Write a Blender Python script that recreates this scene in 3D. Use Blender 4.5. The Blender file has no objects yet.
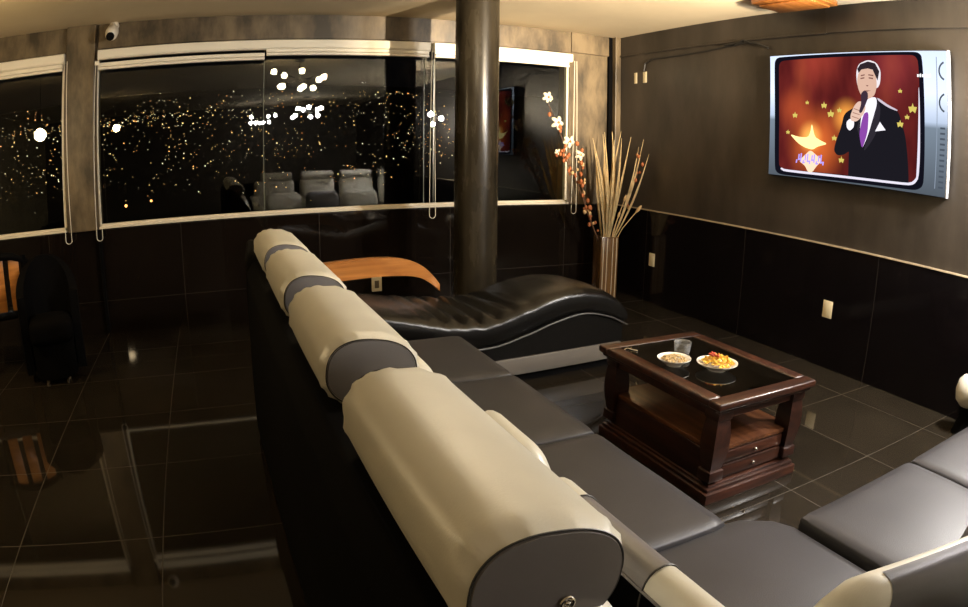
import bpy, bmesh, math, random
from mathutils import Vector, Matrix, noise
random.seed(7)
PI = math.pi
sc = bpy.context.scene
COL = sc.collection

# ------------------------------------------------------------------ dimensions (metres, camera stands at x=0 y=0)
HC = 1.43            # eye height
D = 5.61             # window wall
W = 3.91             # wall with the television
XL, YB, H = -4.6, -6.2, 2.605
SILL, HEAD = 0.90, 2.36

# ------------------------------------------------------------------ materials
def nt(name):
    m = bpy.data.materials.new(name); m.use_nodes = True
    t = m.node_tree; t.nodes.clear()
    out = t.nodes.new('ShaderNodeOutputMaterial')
    return m, t, out
def N(t, kind, **kw):
    n = t.nodes.new(kind)
    for k, v in kw.items():
        if k in n.inputs: n.inputs[k].default_value = v
        else: setattr(n, k, v)
    return n
def c4(c): return (c[0], c[1], c[2], 1)
def pbr(name, col, rough=.5, metal=0, spec=.5, var=0, scale=6, bump=0, bscale=60, col2=None, coat=0, rvar=0, stretch=(1,1,1), detail=5, ramp=(.3, .72)):
    m, t, out = nt(name)
    b = N(t, 'ShaderNodeBsdfPrincipled'); t.links.new(b.outputs[0], out.inputs[0])
    b.inputs['Base Color'].default_value = c4(col); b.inputs['Roughness'].default_value = rough
    b.inputs['Metallic'].default_value = metal; b.inputs['Specular IOR Level'].default_value = spec
    b.inputs['Coat Weight'].default_value = coat; b.inputs['Coat Roughness'].default_value = .08
    tc = N(t, 'ShaderNodeTexCoord'); mp = N(t, 'ShaderNodeMapping'); mp.inputs['Scale'].default_value = stretch
    t.links.new(tc.outputs['Object'], mp.inputs[0])
    if var or col2:
        nz = N(t, 'ShaderNodeTexNoise'); nz.inputs['Scale'].default_value = scale; nz.inputs['Detail'].default_value = detail
        nz.inputs['Roughness'].default_value = .6
        t.links.new(mp.outputs[0], nz.inputs['Vector'])
        r = N(t, 'ShaderNodeValToRGB'); r.color_ramp.elements[0].position = ramp[0]; r.color_ramp.elements[1].position = ramp[1]
        a = col2 or tuple(x * (1 - var) for x in col); bb = col if col2 else tuple(min(1, x * (1 + var)) for x in col)
        r.color_ramp.elements[0].color = c4(a); r.color_ramp.elements[1].color = c4(bb)
        t.links.new(nz.outputs['Fac'], r.inputs[0]); t.links.new(r.outputs[0], b.inputs['Base Color'])
        if rvar:
            mr = N(t, 'ShaderNodeMapRange'); mr.inputs['To Min'].default_value = rough - rvar; mr.inputs['To Max'].default_value = rough + rvar
            t.links.new(nz.outputs['Fac'], mr.inputs[0]); t.links.new(mr.outputs[0], b.inputs['Roughness'])
    if bump:
        n2 = N(t, 'ShaderNodeTexNoise'); n2.inputs['Scale'].default_value = bscale; n2.inputs['Detail'].default_value = 3
        t.links.new(mp.outputs[0], n2.inputs['Vector'])
        bp = N(t, 'ShaderNodeBump'); bp.inputs['Strength'].default_value = bump; bp.inputs['Distance'].default_value = .01
        t.links.new(n2.outputs['Fac'], bp.inputs['Height']); t.links.new(bp.outputs[0], b.inputs['Normal'])
    return m
def wood(name, c1, c2, rough=.3, scale=3, axis='X', coat=.3):
    m, t, out = nt(name)
    b = N(t, 'ShaderNodeBsdfPrincipled'); t.links.new(b.outputs[0], out.inputs[0])
    b.inputs['Roughness'].default_value = rough; b.inputs['Coat Weight'].default_value = coat; b.inputs['Coat Roughness'].default_value = .1
    tc = N(t, 'ShaderNodeTexCoord'); mp = N(t, 'ShaderNodeMapping')
    mp.inputs['Scale'].default_value = {'X': (1, 12, 12), 'Y': (12, 1, 12), 'Z': (12, 12, 1)}[axis]
    nz = N(t, 'ShaderNodeTexNoise'); nz.inputs['Scale'].default_value = scale; nz.inputs['Detail'].default_value = 6
    nz.inputs['Distortion'].default_value = .6
    t.links.new(tc.outputs['Object'], mp.inputs[0]); t.links.new(mp.outputs[0], nz.inputs['Vector'])
    r = N(t, 'ShaderNodeValToRGB'); r.color_ramp.elements[0].position = .35; r.color_ramp.elements[1].position = .7
    r.color_ramp.elements[0].color = c4(c1); r.color_ramp.elements[1].color = c4(c2)
    t.links.new(nz.outputs['Fac'], r.inputs[0]); t.links.new(r.outputs[0], b.inputs['Base Color'])
    return m
def emis(name, col, s, sample=True):
    m, t, out = nt(name)
    e = N(t, 'ShaderNodeEmission'); e.inputs[0].default_value = c4(col); e.inputs[1].default_value = s
    t.links.new(e.outputs[0], out.inputs[0])
    if not sample: m.cycles.emission_sampling = 'NONE'
    return m
def thin_glass(name, tint=(1, 1, 1), ior=1.5, rough=0.0):
    m, t, out = nt(name)
    g = N(t, 'ShaderNodeNewGeometry'); mx = N(t, 'ShaderNodeMapRange')
    mx.inputs['To Min'].default_value = ior; mx.inputs['To Max'].default_value = 1 / ior
    t.links.new(g.outputs['Backfacing'], mx.inputs[0])
    fr = N(t, 'ShaderNodeFresnel'); t.links.new(mx.outputs[0], fr.inputs['IOR'])
    tr = N(t, 'ShaderNodeBsdfTransparent'); tr.inputs[0].default_value = c4(tint)
    gl = N(t, 'ShaderNodeBsdfGlossy'); gl.inputs['Roughness'].default_value = rough
    mix = N(t, 'ShaderNodeMixShader')
    t.links.new(fr.outputs[0], mix.inputs[0]); t.links.new(tr.outputs[0], mix.inputs[1]); t.links.new(gl.outputs[0], mix.inputs[2])
    t.links.new(mix.outputs[0], out.inputs[0])
    return m
def tiles(name, tile, grout, rough, size, offs, width=.004, axes='XY', var=.25, spec=.5, bump=0.02):
    """square tiles laid from an offset; grout lines by position"""
    m, t, out = nt(name)
    b = N(t, 'ShaderNodeBsdfPrincipled'); t.links.new(b.outputs[0], out.inputs[0])
    b.inputs['Roughness'].default_value = rough; b.inputs['Specular IOR Level'].default_value = spec
    tc = N(t, 'ShaderNodeTexCoord'); sp = N(t, 'ShaderNodeSeparateXYZ'); t.links.new(tc.outputs['Object'], sp.inputs[0])
    ms = []; cells = []
    for a, sz, of in zip(axes, size, offs):
        s1 = N(t, 'ShaderNodeMath', operation='SUBTRACT'); t.links.new(sp.outputs[a], s1.inputs[0]); s1.inputs[1].default_value = of
        dv = N(t, 'ShaderNodeMath', operation='DIVIDE'); t.links.new(s1.outputs[0], dv.inputs[0]); dv.inputs[1].default_value = sz
        fr = N(t, 'ShaderNodeMath', operation='FRACT'); t.links.new(dv.outputs[0], fr.inputs[0])
        fl = N(t, 'ShaderNodeMath', operation='FLOOR'); t.links.new(dv.outputs[0], fl.inputs[0]); cells.append(fl)
        pp = N(t, 'ShaderNodeMath', operation='PINGPONG'); t.links.new(dv.outputs[0], pp.inputs[0]); pp.inputs[1].default_value = .5
        lt = N(t, 'ShaderNodeMath', operation='LESS_THAN'); t.links.new(pp.outputs[0], lt.inputs[0]); lt.inputs[1].default_value = width / sz / 2
        ms.append(lt)
    mxm = N(t, 'ShaderNodeMath', operation='MAXIMUM'); t.links.new(ms[0].outputs[0], mxm.inputs[0]); t.links.new(ms[1].outputs[0], mxm.inputs[1])
    cb = N(t, 'ShaderNodeCombineXYZ'); t.links.new(cells[0].outputs[0], cb.inputs[0]); t.links.new(cells[1].outputs[0], cb.inputs[1])
    wn = N(t, 'ShaderNodeTexWhiteNoise'); t.links.new(cb.outputs[0], wn.inputs['Vector'])
    nz = N(t, 'ShaderNodeTexNoise'); nz.inputs['Scale'].default_value = 3.5; nz.inputs['Detail'].default_value = 6
    t.links.new(tc.outputs['Object'], nz.inputs['Vector'])
    av = N(t, 'ShaderNodeMath', operation='MULTIPLY_ADD'); t.links.new(wn.outputs['Value'], av.inputs[0]); av.inputs[1].default_value = .35; t.links.new(nz.outputs['Fac'], av.inputs[2])
    rmp = N(t, 'ShaderNodeValToRGB'); rmp.color_ramp.elements[0].position = .3; rmp.color_ramp.elements[1].position = 1
    rmp.color_ramp.elements[0].color = c4([x * (1 - var) for x in tile]); rmp.color_ramp.elements[1].color = c4([x * (1 + var) for x in tile])
    t.links.new(av.outputs[0], rmp.inputs[0])
    mc = N(t, 'ShaderNodeMix', data_type='RGBA'); t.links.new(mxm.outputs[0], mc.inputs[0]); t.links.new(rmp.outputs[0], mc.inputs[6]); mc.inputs[7].default_value = c4(grout)
    t.links.new(mc.outputs[2], b.inputs['Base Color'])
    mr = N(t, 'ShaderNodeMapRange'); mr.inputs['To Min'].default_value = rough; mr.inputs['To Max'].default_value = .6
    t.links.new(mxm.outputs[0], mr.inputs[0]); t.links.new(mr.outputs[0], b.inputs['Roughness'])
    return m

M = {}
M['concrete'] = pbr('polished_concrete', (.185, .134, .073), .42, var=.4, scale=3.2, col2=(.050, .036, .020), bump=.08, bscale=14, rvar=.1, stretch=(1.5, 1, .6), detail=10, ramp=(.38, .64))
M['tvwall'] = pbr('dark_polished_concrete', (.056, .044, .034), .40, col2=(.021, .0165, .0125), scale=2.0, bump=.05, bscale=12, rvar=.08, stretch=(1, 1.2, .5), detail=9, ramp=(.36, .66))
M['column'] = pbr('column_concrete', (.040, .031, .018), .26, spec=.28, col2=(.012, .010, .007), scale=6, bump=.05, bscale=20, stretch=(1, 1, .25), detail=8, rvar=.1)
M['ceiling'] = pbr('ceiling_plaster', (.74, .61, .41), .8, var=.06, scale=1.2)
M['backwall'] = pbr('rear_wall_plaster', (.07, .052, .035), .6, var=.3, scale=1.5)
M['sidewall'] = pbr('olive_plaster', (.42, .33, .18), .6, var=.25, scale=2)
M['floor'] = tiles('polished_floor_tiles', (.016, .0125, .0085), (.036, .029, .019), .045, (.65, .675), (-.355, 2.975))
M['dadoA'] = tiles('polished_wall_tiles', (.0075, .0052, .0038), (.026, .019, .012), .045, (1.2, .6), (-.28, .28), axes='XZ', width=.003, spec=.35)
M['dadoB'] = tiles('dark_wall_tiles', (.0045, .0035, .004), (.025, .020, .017), .10, (1.32, 2.0), (2.37, -.5), axes='YZ', width=.004, spec=.3)
M['dado_rail'] = pbr('tile_edge_strip', (.45, .36, .24), .4)
M['white'] = pbr('white_blind_plastic', (.88, .81, .66), .4)
M['alu'] = pbr('white_window_frame', (.78, .70, .54), .35)
M['cord'] = pbr('white_bead_cord', (.8, .74, .6), .4)
M['glass'] = thin_glass('window_glass', (.93, .95, .92), 1.6)
M['cream'] = pbr('cream_leather', (.56, .535, .45), .38, bump=.05, bscale=260, var=.05, scale=5)
M['grey'] = pbr('grey_leather', (.155, .145, .145), .36, bump=.06, bscale=260, var=.08, scale=5)
M['seat'] = pbr('charcoal_leather', (.027, .0255, .026), .45, bump=.08, spec=.25, bscale=220, var=.12, scale=5)
M['black'] = pbr('black_leather', (.0045, .004, .0035), .27, bump=.12, bscale=160, spec=.33)
M['blackmatte'] = pbr('black_fabric', (.0018, .0016, .0016), .85, spec=.06)
M['piping'] = pbr('dark_piping', (.03, .028, .026), .5)
M['steel'] = pbr('polished_steel', (.75, .7, .62), .18, metal=1)
M['base'] = pbr('grey_base_laminate', (.12, .105, .088), .4)
M['mahogany'] = wood('dark_mahogany', (.010, .0032, .0018), (.034, .010, .0045), .36, 3, 'Y', .08)
M['mahoganyX'] = wood('dark_mahogany_cross', (.014, .0045, .0022), (.052, .015, .006), .36, 3, 'X', .08)
M['shelfwood'] = wood('red_brown_shelf', (.045, .015, .006), (.11, .04, .014), .3, 3, 'Y', .4)
M['orange'] = wood('honey_bentwood', (.34, .12, .02), (.52, .21, .045), .3, 2, 'X', .4)
M['tableglass'] = thin_glass('table_glass', (.22, .2, .17), 2.0)
def frosted(name):
    m, t, out = nt(name)
    g = N(t, 'ShaderNodeBsdfGlass'); g.inputs['Roughness'].default_value = .03; g.inputs['IOR'].default_value = 1.5
    d = N(t, 'ShaderNodeBsdfPrincipled'); d.inputs['Base Color'].default_value = (.9, .9, .88, 1); d.inputs['Roughness'].default_value = .1
    mx = N(t, 'ShaderNodeMixShader'); mx.inputs[0].default_value = .22
    t.links.new(g.outputs[0], mx.inputs[1]); t.links.new(d.outputs[0], mx.inputs[2]); t.links.new(mx.outputs[0], out.inputs[0])
    return m
M['clear'] = frosted('clear_tumbler_glass')
M['ceramic'] = pbr('white_ceramic', (.85, .82, .74), .2)
M['plate'] = pbr('cream_outlet_plastic', (.78, .68, .46), .35)
M['outletdark'] = pbr('outlet_socket_dark', (.12, .09, .05), .5)
M['wire'] = pbr('black_cable', (.012, .011, .01), .5)
M['camwhite'] = pbr('camera_white_plastic', (.8, .72, .58), .35)
M['camblack'] = pbr('camera_black_lens', (.006, .006, .006), .15)
M['tvblack'] = pbr('tv_black_plastic', (.01, .01, .011), .25)
M['tvrim'] = pbr('tv_silver_edge', (.8, .8, .82), .25, metal=.6)
M['vase'] = pbr('brown_lacquer_vase', (.15, .078, .026), .22, col2=(.07, .034, .012), scale=7, stretch=(6, 6, .35), coat=.5)
M['vasedark'] = pbr('dark_vase_side', (.02, .011, .006), .25)
M['straw'] = pbr('dried_palm_leaf', (.72, .54, .27), .6, var=.3, scale=9)
M['twig'] = pbr('brown_twig', (.10, .045, .02), .7)
M['petal'] = pbr('white_petal', (.75, .66, .48), .6)
M['rust'] = pbr('rust_orange_bud', (.36, .105, .03), .6)
M['pod'] = pbr('tan_seed_pod', (.62, .40, .18), .6)
M['crisp'] = pbr('yellow_crisps', (.85, .58, .08), .55, col2=(.75, .38, .05), scale=40)
M['mix'] = pbr('pale_nut_mix', (.60, .45, .20), .55, col2=(.30, .17, .06), scale=50)
M['redsauce'] = pbr('red_topping', (.45, .05, .02), .4)
M['chrome'] = pbr('lamp_chrome', (.6, .58, .55), .2, metal=1)
M['globe'] = emis('lit_opal_globe', (1, .82, .54), 55)
M['globe_far'] = emis('lit_far_globe', (1, .94, .88), 65)
M['spot'] = emis('lit_spot_bulb', (1, .96, .91), 2500)
M['shade'] = emis('lit_pendant_shade', (1, .76, .44), 75)
M['shade_near'] = emis('lit_near_pendant_shade', (1, .76, .42), 240)
M['downdisc'] = emis('lit_downlight_disc', (1, .96, .94), 8)
M['lacquer'] = wood('ceiling_lamp_wood', (.22, .075, .015), (.42, .16, .035), .3, 3, 'X', .4)
M['hill'] = pbr('night_hillside', (.004, .004, .003), 1)
M['city1'] = emis('warm_street_lamp', (1, .62, .22), 3.2, False)
M['city2'] = emis('pale_house_light', (1, .88, .55), 2.6, False)
M['city3'] = emis('orange_sodium_lamp', (1, .40, .12), 4, False)
M['pouf'] = pbr('cream_pouf_fabric', (.62, .58, .50), .7)

# ------------------------------------------------------------------ mesh helpers
def obj(name, bm, mat, parent=None, smooth=True, loc=None, mats=None):
    bmesh.ops.recalc_face_normals(bm, faces=bm.faces[:])
    me = bpy.data.meshes.new(name); bm.to_mesh(me); bm.free()
    for m in (mats or [mat]): me.materials.append(m)
    if smooth:
        me.polygons.foreach_set('use_smooth', [True] * len(me.polygons))
        try: me.set_sharp_from_angle(angle=math.radians(42))
        except Exception: pass
    o = bpy.data.objects.new(name, me); COL.objects.link(o)
    if parent: o.parent = parent
    if loc: o.location = loc
    return o
def tag(o, label=None, cat=None, group=None, kind=None):
    if label: o['label'] = label
    if cat: o['category'] = cat
    if group: o['group'] = group
    if kind: o['kind'] = kind
    return o
def thing(name, label, cat, loc=(0, 0, 0), rz=0, group=None):
    o = bpy.data.objects.new(name, None); COL.objects.link(o); o.location = loc; o.rotation_euler = (0, 0, rz)
    o.empty_display_size = .1
    return tag(o, label, cat, group)
def box(bm, a, b, bev=0, seg=2):
    """box from corner a to corner b"""
    c = [(a[i] + b[i]) / 2 for i in range(3)]; s = [abs(b[i] - a[i]) for i in range(3)]
    r = bmesh.ops.create_cube(bm, size=1, matrix=Matrix.Translation(c) @ Matrix.Diagonal((*s, 1)))
    if bev:
        es = list({e for v in r['verts'] for e in v.link_edges})
        bmesh.ops.bevel(bm, geom=es, offset=bev, segments=seg, profile=.5, affect='EDGES')
    return bm
def B(*boxes, bev=0, seg=2):
    bm = bmesh.new()
    for a, b in boxes: box(bm, a, b, bev, seg)
    return bm
def pillow(size, r, n=10, puff=(0, 0, 0), bm=None, mat=None):
    """soft box centred on origin: rounded edges, bulging faces"""
    bm = bm or bmesh.new(); tmp = bmesh.new()
    bmesh.ops.create_cube(tmp, size=2); bmesh.ops.subdivide_edges(tmp, edges=tmp.edges[:], cuts=n, use_grid_fill=True)
    h = [s / 2 for s in size]
    rr = [min(r, x * .98) for x in h]
    for v in tmp.verts:
        p = Vector(v.co); q = Vector([p[i] * h[i] for i in range(3)])
        # concentrate loops near the edges
        q = Vector([math.copysign(abs(p[i]) ** .75, p[i]) * h[i] for i in range(3)])
        inn = Vector([max(-(h[i] - rr[i]), min(h[i] - rr[i], q[i])) for i in range(3)])
        d = Vector([(q[i] - inn[i]) / rr[i] for i in range(3)])
        if d.length > 1e-6:
            d.normalize(); q = inn + Vector([d[i] * rr[i] for i in range(3)])
        u = [q[i] / h[i] for i in range(3)]
        for i in range(3):
            j, k = (i + 1) % 3, (i + 2) % 3
            q[i] += puff[i] * u[i] * (1 - u[j] ** 2) * (1 - u[k] ** 2)
        v.co = q
    if mat is not None: bmesh.ops.transform(tmp, matrix=mat, verts=tmp.verts)
    me = bpy.data.meshes.new('tmp'); tmp.to_mesh(me); tmp.free(); bm.from_mesh(me); bpy.data.meshes.remove(me)
    return bm
def tube(bm, pts, r, n=8, cap=True):
    """tube through points; r number or list"""
    pts = [Vector(p) for p in pts]; rs = r if isinstance(r, (list, tuple)) else [r] * len(pts)
    rings = []; up = None
    for i, p in enumerate(pts):
        t = (pts[min(i + 1, len(pts) - 1)] - pts[max(i - 1, 0)]).normalized()
        if up is None:
            up = Vector((0, 0, 1)) if abs(t.z) < .9 else Vector((1, 0, 0))
        a = t.cross(up).normalized(); b = a.cross(t).normalized(); up = b
        rings.append([bm.verts.new(p + (a * math.cos(2 * PI * k / n) + b * math.sin(2 * PI * k / n)) * rs[i]) for k in range(n)])
    for i in range(len(rings) - 1):
        for k in range(n):
            bm.faces.new((rings[i][k], rings[i][(k + 1) % n], rings[i + 1][(k + 1) % n], rings[i + 1][k]))
    if cap:
        bm.faces.new(rings[0][::-1]); bm.faces.new(rings[-1])
    return bm
def lathe(bm, prof, n=32, c=(0, 0, 0)):
    """profile of (radius, z)"""
    rings = []
    for r, z in prof:
        if r < 1e-5: rings.append([bm.verts.new((c[0], c[1], c[2] + z))])
        else: rings.append([bm.verts.new((c[0] + r * math.cos(2 * PI * k / n), c[1] + r * math.sin(2 * PI * k / n), c[2] + z)) for k in range(n)])
    for a, b in zip(rings, rings[1:]):
        for k in range(n):
            k2 = (k + 1) % n
            f = [a[k % len(a)], a[k2 % len(a)], b[k2 % len(b)], b[k % len(b)]]
            f = [v for i, v in enumerate(f) if v not in f[:i]]
            if len(f) > 2: bm.faces.new(f)
    return bm
def ball(bm, c, r, sub=2, s=(1, 1, 1)):
    bmesh.ops.create_icosphere(bm, subdivisions=sub, radius=1, matrix=Matrix.Translation(c) @ Matrix.Diagonal((r * s[0], r * s[1], r * s[2], 1)))
    return bm
def prism(bm, pts, axis, a, b, bev=0, seg=2):
    """polygon pts (2-D) swept along axis from a to b"""
    def P(p, t): return {'x': (t, p[0], p[1]), 'y': (p[0], t, p[1]), 'z': (p[0], p[1], t)}[axis]
    va = [bm.verts.new(P(p, a)) for p in pts]; vb = [bm.verts.new(P(p, b)) for p in pts]
    fs = [bm.faces.new(va), bm.faces.new(vb[::-1])]
    n = len(pts)
    for i in range(n): fs.append(bm.faces.new((va[i], vb[i], vb[(i + 1) % n], va[(i + 1) % n])))
    if bev:
        es = list({e for f in fs for e in f.edges})
        bmesh.ops.bevel(bm, geom=es, offset=bev, segments=seg, profile=.5, affect='EDGES', clamp_overlap=True)
    return bm
def torus(bm, M4, R, r, n=24, m=8):
    rings = []
    for i in range(n):
        a = 2 * PI * i / n
        rings.append([bm.verts.new(M4 @ Vector(((R + r * math.cos(2 * PI * j / m)) * math.cos(a), (R + r * math.cos(2 * PI * j / m)) * math.sin(a), r * math.sin(2 * PI * j / m)))) for j in range(m)])
    for i in range(n):
        for j in range(m):
            bm.faces.new((rings[i][j], rings[(i + 1) % n][j], rings[(i + 1) % n][(j + 1) % m], rings[i][(j + 1) % m]))
    return bm
def struct(name, bm, mat, parent=None, smooth=False):
    o = obj(name, bm, mat, parent, smooth)
    if parent is None: o['kind'] = 'structure'
    return o
def shell(name, label, cat):
    o = bpy.data.objects.new(name, None); COL.objects.link(o); o['kind'] = 'structure'
    return tag(o, label, cat)
def copy_tree(o, parent=None):
    c = o.copy(); COL.objects.link(c)
    if parent: c.parent = parent
    for ch in list(o.children): copy_tree(ch, c)
    return c

# ------------------------------------------------------------------ room
T = .2
tag(struct('floor', B(((XL - T, YB - T, -.12), (W + T, D + T, 0))), M['floor']), 'dark glossy square-tiled floor with thin pale grout lines', 'floor')
tag(struct('ceiling', B(((XL - T, YB - T, H), (W + T, D + T, H + .12))), M['ceiling']), 'plain warm plaster ceiling above the whole room', 'ceiling')
tag(struct('wall_right', B(((W, YB, 0), (W + T, D, H))), M['tvwall']), 'dark polished concrete wall carrying the television', 'wall')
tag(struct('wall_left', B(((XL - T, YB, 0), (XL, D, H))), M['sidewall']), 'dark plaster wall on the left side of the room', 'wall')
tag(struct('wall_front', B(((XL, YB - T, 0), (W, YB, H))), M['backwall']), 'dark plaster wall at the far rear of the room', 'wall')
# window wall: openings XW0..XW1 (main, with the right bay) and a left window
OL0, OL1 = -3.3, -1.30
OM0, OM1 = -1.0, 3.35
wb = B(((XL, D, 0), (W + T, D + T, SILL)), ((XL, D, HEAD), (W + T, D + T, H)), ((XL, D, SILL), (OL0, D + T, HEAD)), ((OL1, D, SILL), (OM0, D + T, HEAD)), ((OM1, D, SILL), (W + T, D + T, HEAD)))
tag(struct('wall_back', wb, M['concrete']), 'mottled brown concrete wall framing the long night windows', 'wall')
# beam band above the windows, corner pilaster
tag(struct('trim_1', B(((3.36, D - .035, 2.40), (3.80, D - .001, H - .001)), ((OM0, D - .02, HEAD + .03), (3.36, D - .001, H - .001)), bev=.003), M['concrete']), 'concrete beam band above the window blinds', 'beam')
tag(struct('trim_2', B(((3.845, D - .09, .895), (W - .001, D - .001, H - .001)), bev=.004), M['concrete']), 'slim concrete pilaster in the corner beside the television wall', 'pilaster')
tag(struct('trim_3', B(((W - .022, 2.9, 2.395), (W - .001, D - .1, 2.41)), ((W - .018, YB + .1, 2.40), (W - .001, 2.9, H - .001)), bev=.004), M['tvwall']), 'shallow concrete beam along the top of the television wall', 'beam')
# post between the two windows
tag(struct('trim_4', B(((-1.285, D - .05, .885), (-1.02, D - .001, H - .001)), bev=.006), M['concrete']), 'light brown concrete post between the left and main windows', 'post')
tag(struct('trim_9', B(((3.80, D - .034, .886), (3.845, D - .001, H - .001))), M['blackmatte']), 'black strip standing in for the shaded recess between the concrete beam and the corner pilaster', 'trim')  # solid black strip, paints the shade of a recess beside the pilaster
# tiled dados
tag(struct('trim_5', B(((XL + .001, D - .016, 0.001), (W - .02, D - .001, .885)), bev=0), M['dadoA']), 'dark polished tile dado below the windows', 'dado')
tag(struct('trim_6', B(((W - .016, YB + .01, .001), (W - .001, D - .02, .875)), bev=0), M['dadoB']), 'dark tile dado below the television', 'dado')
tag(struct('trim_7', B(((W - .020, YB + .01, .8752), (W - .001, D - .02, .8855)), bev=0), M['dado_rail']), 'thin pale strip along the top of the tile dado under the television', 'trim')
tag(struct('trim_8', B(((-1.012, D - .055, .02), (-.985, D - .017, .884))), M['blackmatte']), 'narrow black joint beside the post below the sill', 'trim')

def window(name, label, x0, x1, splits):
    w = shell(name, label, 'window')
    f = [((x0, D + .01, SILL), (x1, D + .06, SILL + .025)), ((x0, D + .01, HEAD - .02), (x1, D + .06, HEAD)), ((x0, D + .01, SILL), (x0 + .010, D + .06, HEAD)), ((x1 - .022, D + .01, SILL), (x1, D + .06, HEAD))]
    obj('window_frame', B(*f, bev=.002), M['alu'], w, False)
    obj('window_sill', B(((x0, D - .03, SILL - .012), (x1, D + .02, SILL + .006)), bev=.003), M['alu'], w, False)
    xs = [x0 + .018] + splits + [x1 - .02]
    for a, b in zip(xs, xs[1:]):
        obj('pane', B(((a + .002, D + .03, SILL + .02), (b - .002, D + .038, HEAD - .015))), M['glass'], w, False)
    if splits:
        obj('glass_joint', B(*[((s - .003, D + .026, SILL + .02), (s + .003, D + .042, HEAD - .015)) for s in splits]), pbrjoint, w, False)
    return w
pbrjoint = pbr('glass_edge', (.10, .11, .08), .3)
window('window_1', 'left window with a bright lamp reflected in its dark glass', OL0, OL1, [-2.3])
window('window_2', 'long main window with city lights and globe lamps mirrored in the glass', OM0, OM1, [.455, 1.88, 1.97])

# ------------------------------------------------------------------ roller blinds
def blind(name, label, x0, x1, rails, cords, y=D - .10):
    b = thing(name, label, 'blind', ((x0 + x1) / 2, y, 2.30), 0, 'roller blind cassettes')
    ox, oz = (x0 + x1) / 2, 2.30
    bm = bmesh.new()
    prof = [(.0, .065), (.0, .0), (.012, -.012), (.06, -.012), (.079, .0), (.079, .065), (.06, .072), (.015, .072)]
    prism(bm, prof, 'x', x0 - ox, x1 - ox)
    obj('cassette', bm, M['white'], b, False)
    for (a, c, z) in rails:
        bm = bmesh.new(); box(bm, (a - ox, .012, z - oz + .028), (c - ox, .05, z - oz + .060), .004)
        obj('fabric_roll', bm, M['white'], b, False)
        bm = bmesh.new(); box(bm, (a - ox, .004, z - oz), (c - ox, .045, z - oz + .024), .006)
        obj('bottom_rail', bm, M['white'], b, False)
    for (cx, zb) in cords:
        pts = []
        for k in range(9):
            a = PI + PI * k / 8; pts.append((cx - ox + .028 * math.cos(a), -.012, zb - oz + .028 + .028 * math.sin(a)))
        pts = [(cx - ox - .012, -.008, .0)] + pts + [(cx - ox + .012, -.008, .0)]
        obj('pull_cord', tube(bmesh.new(), pts, .0032, 6), M['cord'], b)
    return b
blind('roller_blind', 'cream roller blind cassette above the left window', -3.3, -1.292, [(-3.28, -1.30, 2.225)], [(-1.268, .80)])
blind('roller_blind', 'longest cream roller blind cassette with two stepped bottom rails, over the main window', -.985, 1.895, [(-.975, .448, 2.20), (.462, 1.885, 2.235)], [(1.915, .80)])
blind('roller_blind', 'brightly lit cream roller blind cassette behind and right of the column', 1.93, 3.335, [(1.94, 3.30, 2.235)], [(3.36, .80)])
cd = thing('blind_cord', 'white looped bead cord hanging at the left edge of the main window', 'cord', (-.985, D - .115, .80))
obj('cord_loop', tube(bmesh.new(), [(-.01, 0, 1.45)] + [(.026 * math.cos(PI + PI * k / 8), 0, .026 + .026 * math.sin(PI + PI * k / 8)) for k in range(9)] + [(.01, 0, 1.45)], .0028, 6), M['cord'], cd)
# loose tail of that cord's clip at the top
obj('clip', B(((-.02, -.004, 1.44), (.02, .012, 1.475)), bev=.003), M['white'], cd)

# ------------------------------------------------------------------ column
cl = tag(obj('column', lathe(bmesh.new(), [(0, .0005), (.166, .0005), (.166, H - .0005), (0, H - .0005)], 64, (1.957, 4.62, 0)), M['column']), 'round dark concrete column from floor to ceiling in front of the window', 'column', kind='structure')

# ------------------------------------------------------------------ wall fittings
def outlet(loc, rz, label):
    o = thing('power_outlet', label, 'outlet', loc, rz, 'cream power outlets')
    obj('cover_plate', B(((-.047, -.009, -.064), (.047, 0, .064)), bev=.004), M['plate'], o)
    obj('socket', B(((-.020, -.0115, -.034), (.020, -.007, .034)), bev=.002), M['outletdark'], o)
    return o
outlet((1.42, D - .017, .225), 0, 'cream outlet on the dark dado under the wooden arch')
outlet((W - .017, 4.905, .415), PI / 2, 'cream outlet on the dado nearest the vase')
outlet((W - .017, 2.775, .425), PI / 2, 'cream outlet on the dado below the television')
def jbox(y, w, label):
    o = thing('junction_box', label, 'box', (W - .001, y, 2.165), PI / 2, 'wall boxes by the corner')
    obj('housing', B(((-w, -.035, -.058), (w, 0, .058)), bev=.006), M['plate'], o)
    obj('cover', B(((-w * .55, -.039, -.035), (w * .55, -.034, .035)), bev=.003), M['dado_rail'], o)
jbox(5.27, .030, 'small cream wall box nearer the corner, left of its twin')
jbox(5.12, .036, 'small cream wall box with a cable from its top, right of its twin')
wy = [5.12, 5.10, 5.0, 4.6, 4.2, 3.85, 3.75]
wz = [2.225, 2.30, 2.335, 2.335, 2.35, 2.375, 2.38]
obj_w = tag(obj('power_cable', tube(bmesh.new(), [(W - .012, y, z) for y, z in zip(wy, wz)], .007, 6), M['wire']), 'black cable running along the wall from the cream box to above the television', 'cable')
tw = bmesh.new()
tube(tw, [(W - .03, 3.98, 2.375), (W - .034, 3.8, 2.385), (W - .032, 3.62, 2.37), (W - .03, 3.48, 2.32)], .009, 6)
tube(tw, [(W - .035, 3.85, 2.36), (W - .045, 3.74, 2.40), (W - .035, 3.66, 2.37)], .008, 6)
tag(obj('cable_bundle', tw, M['wire']), 'short twisted bundle of black cable above the left end of the television', 'cable')

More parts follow.
